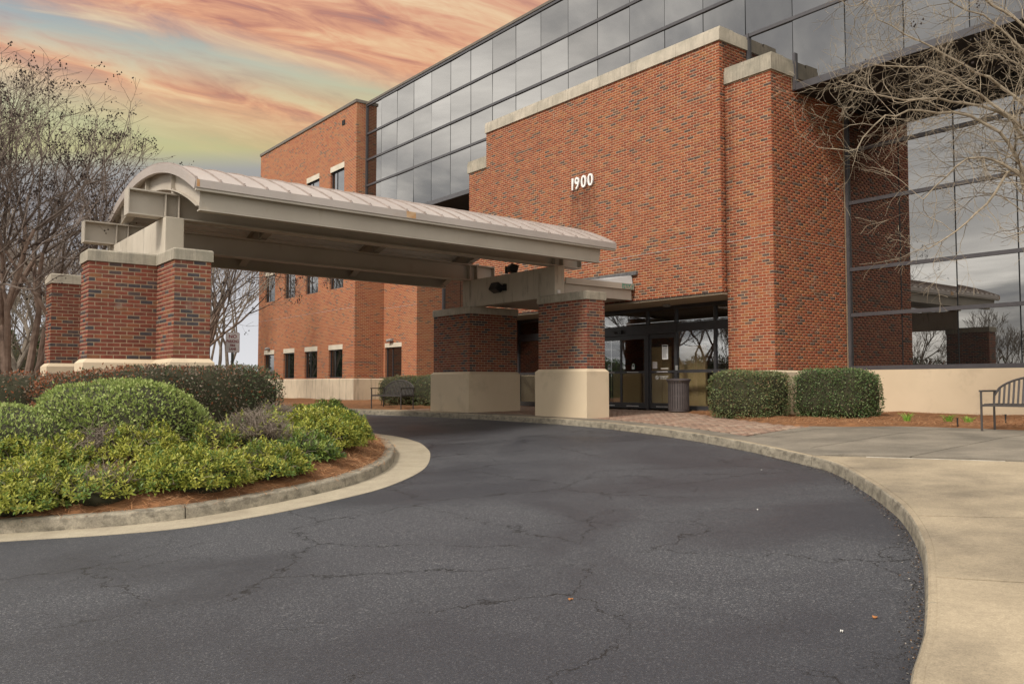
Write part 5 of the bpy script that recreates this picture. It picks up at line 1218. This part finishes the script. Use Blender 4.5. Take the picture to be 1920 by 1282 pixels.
def tubes(out, big):
    """split limbs into trunk mesh and branch mesh"""
    A, B = MB(), MB()
    for pts_, rad, lvl in out:
        mb = A if lvl <= big else B; mb.tube(pts_, rad, 8 if rad[0] > .05 else 5 if rad[0] > .012 else 3, cap=False)
    return A, B
def pods(tips, rr, frac, mat, per=(3, 7), size=.022):
    mb = MB()
    for p_, d_ in tips:
        if rr.random() > frac: continue
        for _ in range(rr.randint(*per)):
            c_ = p_ + Vector((rr.gauss(0, .045), rr.gauss(0, .045), rr.gauss(.01, .045))); s_ = size * rr.uniform(.6, 1.2); i0 = len(mb.v)
            mb.v += [(c_.x + s_, c_.y, c_.z), (c_.x - s_ * .5, c_.y + s_ * .87, c_.z), (c_.x - s_ * .5, c_.y - s_ * .87, c_.z), (c_.x, c_.y, c_.z + s_ * 1.3), (c_.x, c_.y, c_.z - s_)]
            for f_ in ((0, 1, 3), (1, 2, 3), (2, 0, 3), (1, 0, 4), (2, 1, 4), (0, 2, 4)): mb.f.append(tuple(i0 + k_ for k_ in f_)); mb.m.append(0)
    return mb
def myrtle(label, base, H, stems, spread, seed, maxl=6, bark=BARK, twig=BARKD, podf=.5, lean=(0, 0), r0=.085, group='bare crape myrtles', rmin=.0036):
    rr = random.Random(seed); o = thing('crape_myrtle', label, 'tree', base, 0, group); out, tips = [], []
    for k in range(stems):
        a = 6.28 * k / stems + rr.uniform(-.4, .4); d_ = Vector((math.cos(a) * spread + lean[0], math.sin(a) * spread + lean[1], 1.0))
        grow(rr, Vector((math.cos(a) * .14, math.sin(a) * .14, -.15)), d_, H * .27 * rr.uniform(.85, 1.15), r0 * rr.uniform(.75, 1.1), 0, maxl, out, tips, trop=.10, wander=.15, kids=(2, 3), shrink=.74, fork=.55, rmin=rmin, side=.75)
    zt = float(np.quantile([p_.z for p_, _ in tips], .93)); s_ = H * .95 / zt; cap_ = H * 1.06
    def sq(p_): p_ = p_ * s_; return Vector((p_.x, p_.y, p_.z if p_.z < H * .9 else H * .9 + (p_.z - H * .9) * .45))      # crown rounds off at the top
    out = [([sq(p_) for p_ in pp], rad, l_) for pp, rad, l_ in out]; tips = [(sq(p_), d_) for p_, d_ in tips]
    A, B = tubes(out, 1); local('trunk', A.mesh('trunk', bark), o); local('crown', B.mesh('crown', twig), o)
    if podf: local('seed_heads', pods(tips, rr, podf, POD).mesh('seed_heads', POD), o)['kind'] = 'stuff'
    return o, out, tips
myrtle('multi-stemmed bare crape myrtle at the left edge, behind the island piers', (2.75, 22.6, 1.05), 7.9, 7, .40, 41, 6, podf=.20, r0=.12)
myrtle('bare crape myrtle whose crown rises behind the left end of the canopy', (5.5, 24.6, 1.1), 7.0, 6, .50, 42, 6, podf=.24, r0=.10)
myrtle('bare crape myrtle mostly cut off by the left edge of the picture', (.6, 21.0, .9), 7.9, 5, .34, 43, 6, podf=.20, r0=.10)
myrtle('low bare crape myrtle whose twigs show just above the canopy roof', (7.4, 26.2, .9), 6.6, 5, .50, 47, 6, podf=.3, r0=.08)
o3, out3, tips3 = myrtle('pale-stemmed bare tree seen under the canopy left of the brick wing', (12.2, 36.5, .6), 9.2, 5, .24, 44, 5, bark=BARKG, twig=BARKG, podf=.5, r0=.10)
def copy_tree(src, label, loc, rz, sc, group):
    c = src.copy(); COL.objects.link(c); c.location = loc; c.rotation_euler = (0, 0, rz); c.scale = (sc, sc, sc); c['label'] = label; c['group'] = group
    for ch in src.children: k_ = ch.copy(); COL.objects.link(k_); k_.parent = c
    return c
copy_tree(o3, 'slender bare tree beside the left end of the brick wing', (13.4, 43.0, .6), 2.2, 1.02, 'bare crape myrtles')
copy_tree(o3, 'bare tree seen just right of the nearest pier under the canopy', (9.6, 33.0, .6), 4.0, .9, 'bare crape myrtles')
# woods beyond the driveway on the left (also what the mirror glass looks at)
def wood_tree(label, base, H, seed):
    rr = random.Random(seed); o = thing('bare_tree', label, 'tree', base, 0, 'bare trees of the far wood'); out, tips = [], []
    grow(rr, Vector((0, 0, -.3)), Vector((rr.uniform(-.05, .05), rr.uniform(-.05, .05), 1)), H * .30, .17, 0, 6, out, tips, trop=.14, wander=.12, kids=(2, 4), shrink=.74, fork=.55, rmin=.012)
    zt = max(p_.z for p_, _ in tips); s_ = H / zt; out = [([p_ * s_ for p_ in pp], rad, l_) for pp, rad, l_ in out]
    A, B = tubes(out, 1); local('trunk', A.mesh('trunk', BARKG), o); local('crown', B.mesh('crown', BARKG), o); return o
w1 = wood_tree('grey bare wood tree at the left edge, behind the pale crape trunks', (4.7, 39, .1), 9.0, 61); w2 = wood_tree('grey bare wood tree just left of the back pier, far behind', (6.0, 43, .1), 9.6, 62)
for i, (x_, y_, lab) in enumerate([(7.4, 46, 'far bare tree seen between the pier and the leftmost trunks'), (5.4, 47, 'thin far bare tree close to the left edge'), (9.4, 49, 'far bare tree behind the left end of the canopy'), (11.6, 50, 'far bare tree behind the canopy, left of the parking sign'), (13.6, 54, 'far bare tree above the parking sign'), (15.6, 60, 'far bare tree right of the parking sign, against the brick wing')]):
    copy_tree((w2, w1)[i % 2], lab, (x_, y_, .1), i * 1.3, .82 + .05 * (i % 3), 'bare trees of the far wood')
wr = random.Random(5)
for i, (x_, y_) in enumerate([(-14, 36), (-19, 30), (-24, 37), (-17, 46), (-27, 26), (-30, 33), (-33, 20), (-36, 12), (-31, 6)]):
    copy_tree((w1, w2)[i % 2], 'bare tree of the wood across the driveway', (x_, y_, zroad(x_) - .1), wr.uniform(0, 6), wr.uniform(.75, 1.05), 'bare trees of the far wood')
EVG = hedge('evergreen_bank', 'dark evergreen undergrowth at the left edge behind the tree trunks', 'undergrowth', (-4.0, 44, 1.4), (9.0, 1.6, 1.9), 9000, DARKG, [.35, .2, .35, .1], L=.16, Wd=.09, p=3, amp=.08, f=.8, depth=.4, stems=False)
hedge('brush_bank', 'dark brown brush mirrored at the foot of the entrance glass', 'undergrowth', (-26, 42, .9), (2.0, 21, 2.9), 12000, [TWIG, TWIGB, DARKG[0], HOLLY[3]], [.3, .35, .2, .15], L=.5, Wd=.10, p=3, amp=.35, f=.5, depth=.7, stems=False)
hedge('brush_bank', 'brown leafless brush on the ground behind the tree trunks', 'undergrowth', (5.5, 41, 1.5), (6.5, 1.4, 1.7), 7000, [TWIG, TWIGB, HOLLY[2], HOLLY[3]], [.3, .3, .2, .2], L=.22, Wd=.03, p=2.6, amp=.10, f=.9, depth=.5, stems=False)

EV = [leaf_mat('cedar_a', (.040, .062, .020), (.028, .045, .016)), leaf_mat('cedar_b', (.060, .085, .026), (.042, .062, .02))]
def cedar(label, base, H, seed):
    rg = np.random.default_rng(seed); o = thing('evergreen_tree', label, 'tree', base, 0, 'evergreens reflected in the wing windows'); n = 3500
    h_ = rg.random(n) ** .8; a = rg.uniform(0, 6.28, n); r_ = (1 - h_) ** .7 * H * .27 * (.55 + .45 * np.sin(a * 5 + h_ * 30)) * rg.uniform(.5, 1, n) ** .5; P = np.stack([np.cos(a) * r_, np.sin(a) * r_, .6 + h_ * (H - .6)], 1); N = np.stack([np.cos(a), np.sin(a), np.full(n, .1)], 1)
    Q = leaf_quads(rg, P, N, .5, .22, .5, -.2); local('crown', fast_mesh('crown', Q, np.arange(4 * n).reshape(n, 4), EV, rg.integers(0, 2, n)), o); mb = MB(); mb.tube([(0, 0, -.3), (0, 0, H * .9)], [.2, .03], 8); local('trunk', mb.mesh('trunk', BARKD), o); return o
cd0 = cedar('dark evergreen mirrored in the ground floor windows of the brick wing', (3.6, 62, 0), 7.5, 9)
for i, (x_, y_) in enumerate([(5.6, 62), (7.5, 63), (9.3, 64), (1.6, 64), (-.5, 63), (-4.5, 60), (-8.5, 62), (-12, 58)]): copy_tree(cd0, 'dark evergreen mirrored in the ground floor windows of the brick wing', (x_, y_, -.2), i * 1.1, .66 + .04 * (i % 3), 'evergreens reflected in the wing windows')

# crape myrtle on the right: stands in the bed just outside the frame, limbs reach across the glass
rt_base = Vector((15.9, 4.75, zwalk(15.9))); rto = thing('crape_myrtle', 'bare pale crape myrtle whose limbs reach in from the right edge over the glass', 'tree', rt_base, 0, 'bare crape myrtles'); rr = random.Random(77); out, tips = [], []
limbs = [  # world points each limb passes through
    [(15.9, 4.75, .7), (15.8, 4.7, 2.8), (15.5, 5.0, 5.6), (15.1, 5.5, 7.4), (14.3, 6.1, 8.0), (13.5, 6.8, 8.15), (12.9, 7.3, 7.85)],
    [(15.9, 4.75, .7), (15.7, 4.9, 2.6), (15.4, 5.3, 4.9), (15.1, 5.7, 6.35), (14.6, 6.1, 6.75), (14.1, 6.4, 7.05), (13.3, 7.1, 7.7)],
    [(15.9, 4.75, .7), (15.75, 4.85, 2.4), (15.45, 5.35, 4.4), (15.1, 5.75, 5.95), (14.3, 6.4, 6.3), (13.5, 6.95, 6.35), (12.75, 7.5, 6.6)],
    [(15.9, 4.75, .7), (15.8, 5.0, 2.2), (15.5, 5.4, 4.2), (14.9, 5.9, 5.75), (14.1, 6.5, 6.1), (13.4, 7.05, 6.0), (13.0, 7.35, 5.5)],
    [(15.9, 4.75, .7), (15.75, 5.0, 2.2), (15.4, 5.5, 4.1), (15.1, 5.75, 5.15), (14.9, 5.95, 4.75), (14.55, 6.3, 4.25), (14.05, 6.7, 3.85)],
    [(15.9, 4.75, .7), (15.85, 4.95, 2.1), (15.4, 5.5, 4.6), (14.7, 6.05, 5.35), (14.3, 6.35, 5.15), (13.95, 6.7, 4.65)],
    [(15.9, 4.75, .7), (15.9, 4.6, 2.6), (15.6, 5.0, 5.2), (15.2, 5.5, 6.9), (14.6, 6.0, 7.7), (13.9, 6.6, 8.2)],
    [(15.9, 4.75, .7), (15.8, 4.7, 2.5), (15.5, 5.2, 5.0), (14.9, 5.8, 6.05), (14.0, 6.45, 6.75), (13.1, 7.2, 6.9)]]
for li, Lm in enumerate(limbs):
    pts_ = [Vector(p_) - rt_base for p_ in spline(Lm, .22)]; n = len(pts_); pts_ = [p_ + Vector((rr.gauss(0, .022), rr.gauss(0, .022), rr.gauss(0, .022))) for p_ in pts_]
    rad = [.054 * (1 - i / n) ** 1.0 + .007 for i in range(n)]; out.append((pts_, rad, 0 if False else 1))
    for i in range(n):
        fr_ = i / n
        if fr_ < .46: continue
        for _ in range(2 if rr.random() < .7 else 1):
            t_ = (pts_[min(i + 1, n - 1)] - pts_[i - 1]).normalized(); q = t_.orthogonal().normalized(); q.rotate(Matrix.Rotation(rr.uniform(0, 6.28), 3, t_)); d_ = (t_ * rr.uniform(.3, .9) + q * rr.uniform(.6, 1)).normalized()
            grow(rr, pts_[i], d_, rr.uniform(.30, .66), max(.007, rad[i] * .42), 2, 5, out, tips, trop=.03, wander=.30, kids=(1, 3), shrink=.76, fork=.62, rmin=.0027, side=.8)
A, B = tubes(out, 1); local('trunk', A.mesh('trunk', BARKL), rto); local('crown', B.mesh('crown', BARKL), rto)
local('seed_heads', pods(tips, rr, .004, POD, (6, 9), .02).mesh('seed_heads', POD), rto)['kind'] = 'stuff'

# =================================================================== LITTER ON THE ASPHALT
lt = random.Random(12)
LEAFM = [material('dry_leaf', (.36, .15, .05), None, rough=.8), material('pale_chip', (.62, .60, .55), None, rough=.8)]
for i, (x_, y_, m_, lab) in enumerate([(3.62, 4.05, 0, 'single orange leaf on the asphalt in the near foreground'), (4.6, 2.55, 0, 'orange leaf lying against the near curb'), (6.9, 5.0, 1, 'small white chip in the middle of the dark asphalt'), (9.2, 6.6, 1, 'white scrap beside the curb joint'), (4.25, 2.55, 1, 'white scrap at the foot of the near curb')]):
    s_ = .013 if m_ else .022; mb = MB(); n = 7
    ring_ = [(math.cos(6.28 * k / n) * s_ * lt.uniform(.6, 1.2), math.sin(6.28 * k / n) * s_ * lt.uniform(.4, .8), .004 + lt.uniform(0, .010)) for k in range(n)]
    for k in range(n): mb.face([ring_[k], ring_[(k + 1) % n], (0, 0, .012)])
    mb.face([(p_[0], p_[1], p_[2] - .004) for p_ in reversed(ring_)])
    tag(mb.build('fallen_leaf' if m_ == 0 else 'stone_chip', LEAFM[m_], None, False, (x_, y_, zroad(x_) + .001)), lab, 'leaf' if m_ == 0 else 'debris')

# grit and leaf crumbs swept against the right-hand curb
gi0, gi1 = int(np.argmin(np.hypot(KR[:, 0] - 3.4, KR[:, 1] - 1.75))), int(np.argmin(np.hypot(KR[:, 0] - 12.6, KR[:, 1] - 13.0)))
n = 2600; kk = rng.integers(gi0, gi1, n); dd = np.abs(rng.normal(0, .05, n)) + .022; P2 = KR[kk] + (KR[np.minimum(kk + 1, len(KR) - 1)] - KR[kk]) * rng.random(n)[:, None] - NR[kk] * dd[:, None]
P3 = np.stack([P2[:, 0], P2[:, 1], SL * P2[:, 0] + .004], 1); a = rng.uniform(0, 6.28, n); r_ = rng.uniform(.002, .009, n); d1_ = np.stack([np.cos(a) * r_, np.sin(a) * r_, rng.uniform(0, .004, n)], 1); d2_ = np.stack([-np.sin(a) * r_ * .6, np.cos(a) * r_ * .6, rng.uniform(0, .004, n)], 1)
Vg = np.stack([P3 - d1_, P3 - d2_, P3 + d1_, P3 + d2_], 1).reshape(-1, 3); Vg[:, 2] = np.maximum(Vg[:, 2], SL * Vg[:, 0] + .002)
GRIT = [material('grit_dark', (.035, .028, .022), None, rough=.95), material('grit_brown', (.13, .075, .04), None, rough=.95), material('grit_pale', (.30, .27, .23), None, rough=.95)]
tag(link('curb_grit', fast_mesh('curb_grit', Vg, np.arange(4 * n).reshape(n, 4), GRIT, rng.choice(3, n, p=[.55, .3, .15]))), 'dark grit and leaf crumbs swept against the curb', 'grit', kind='stuff')
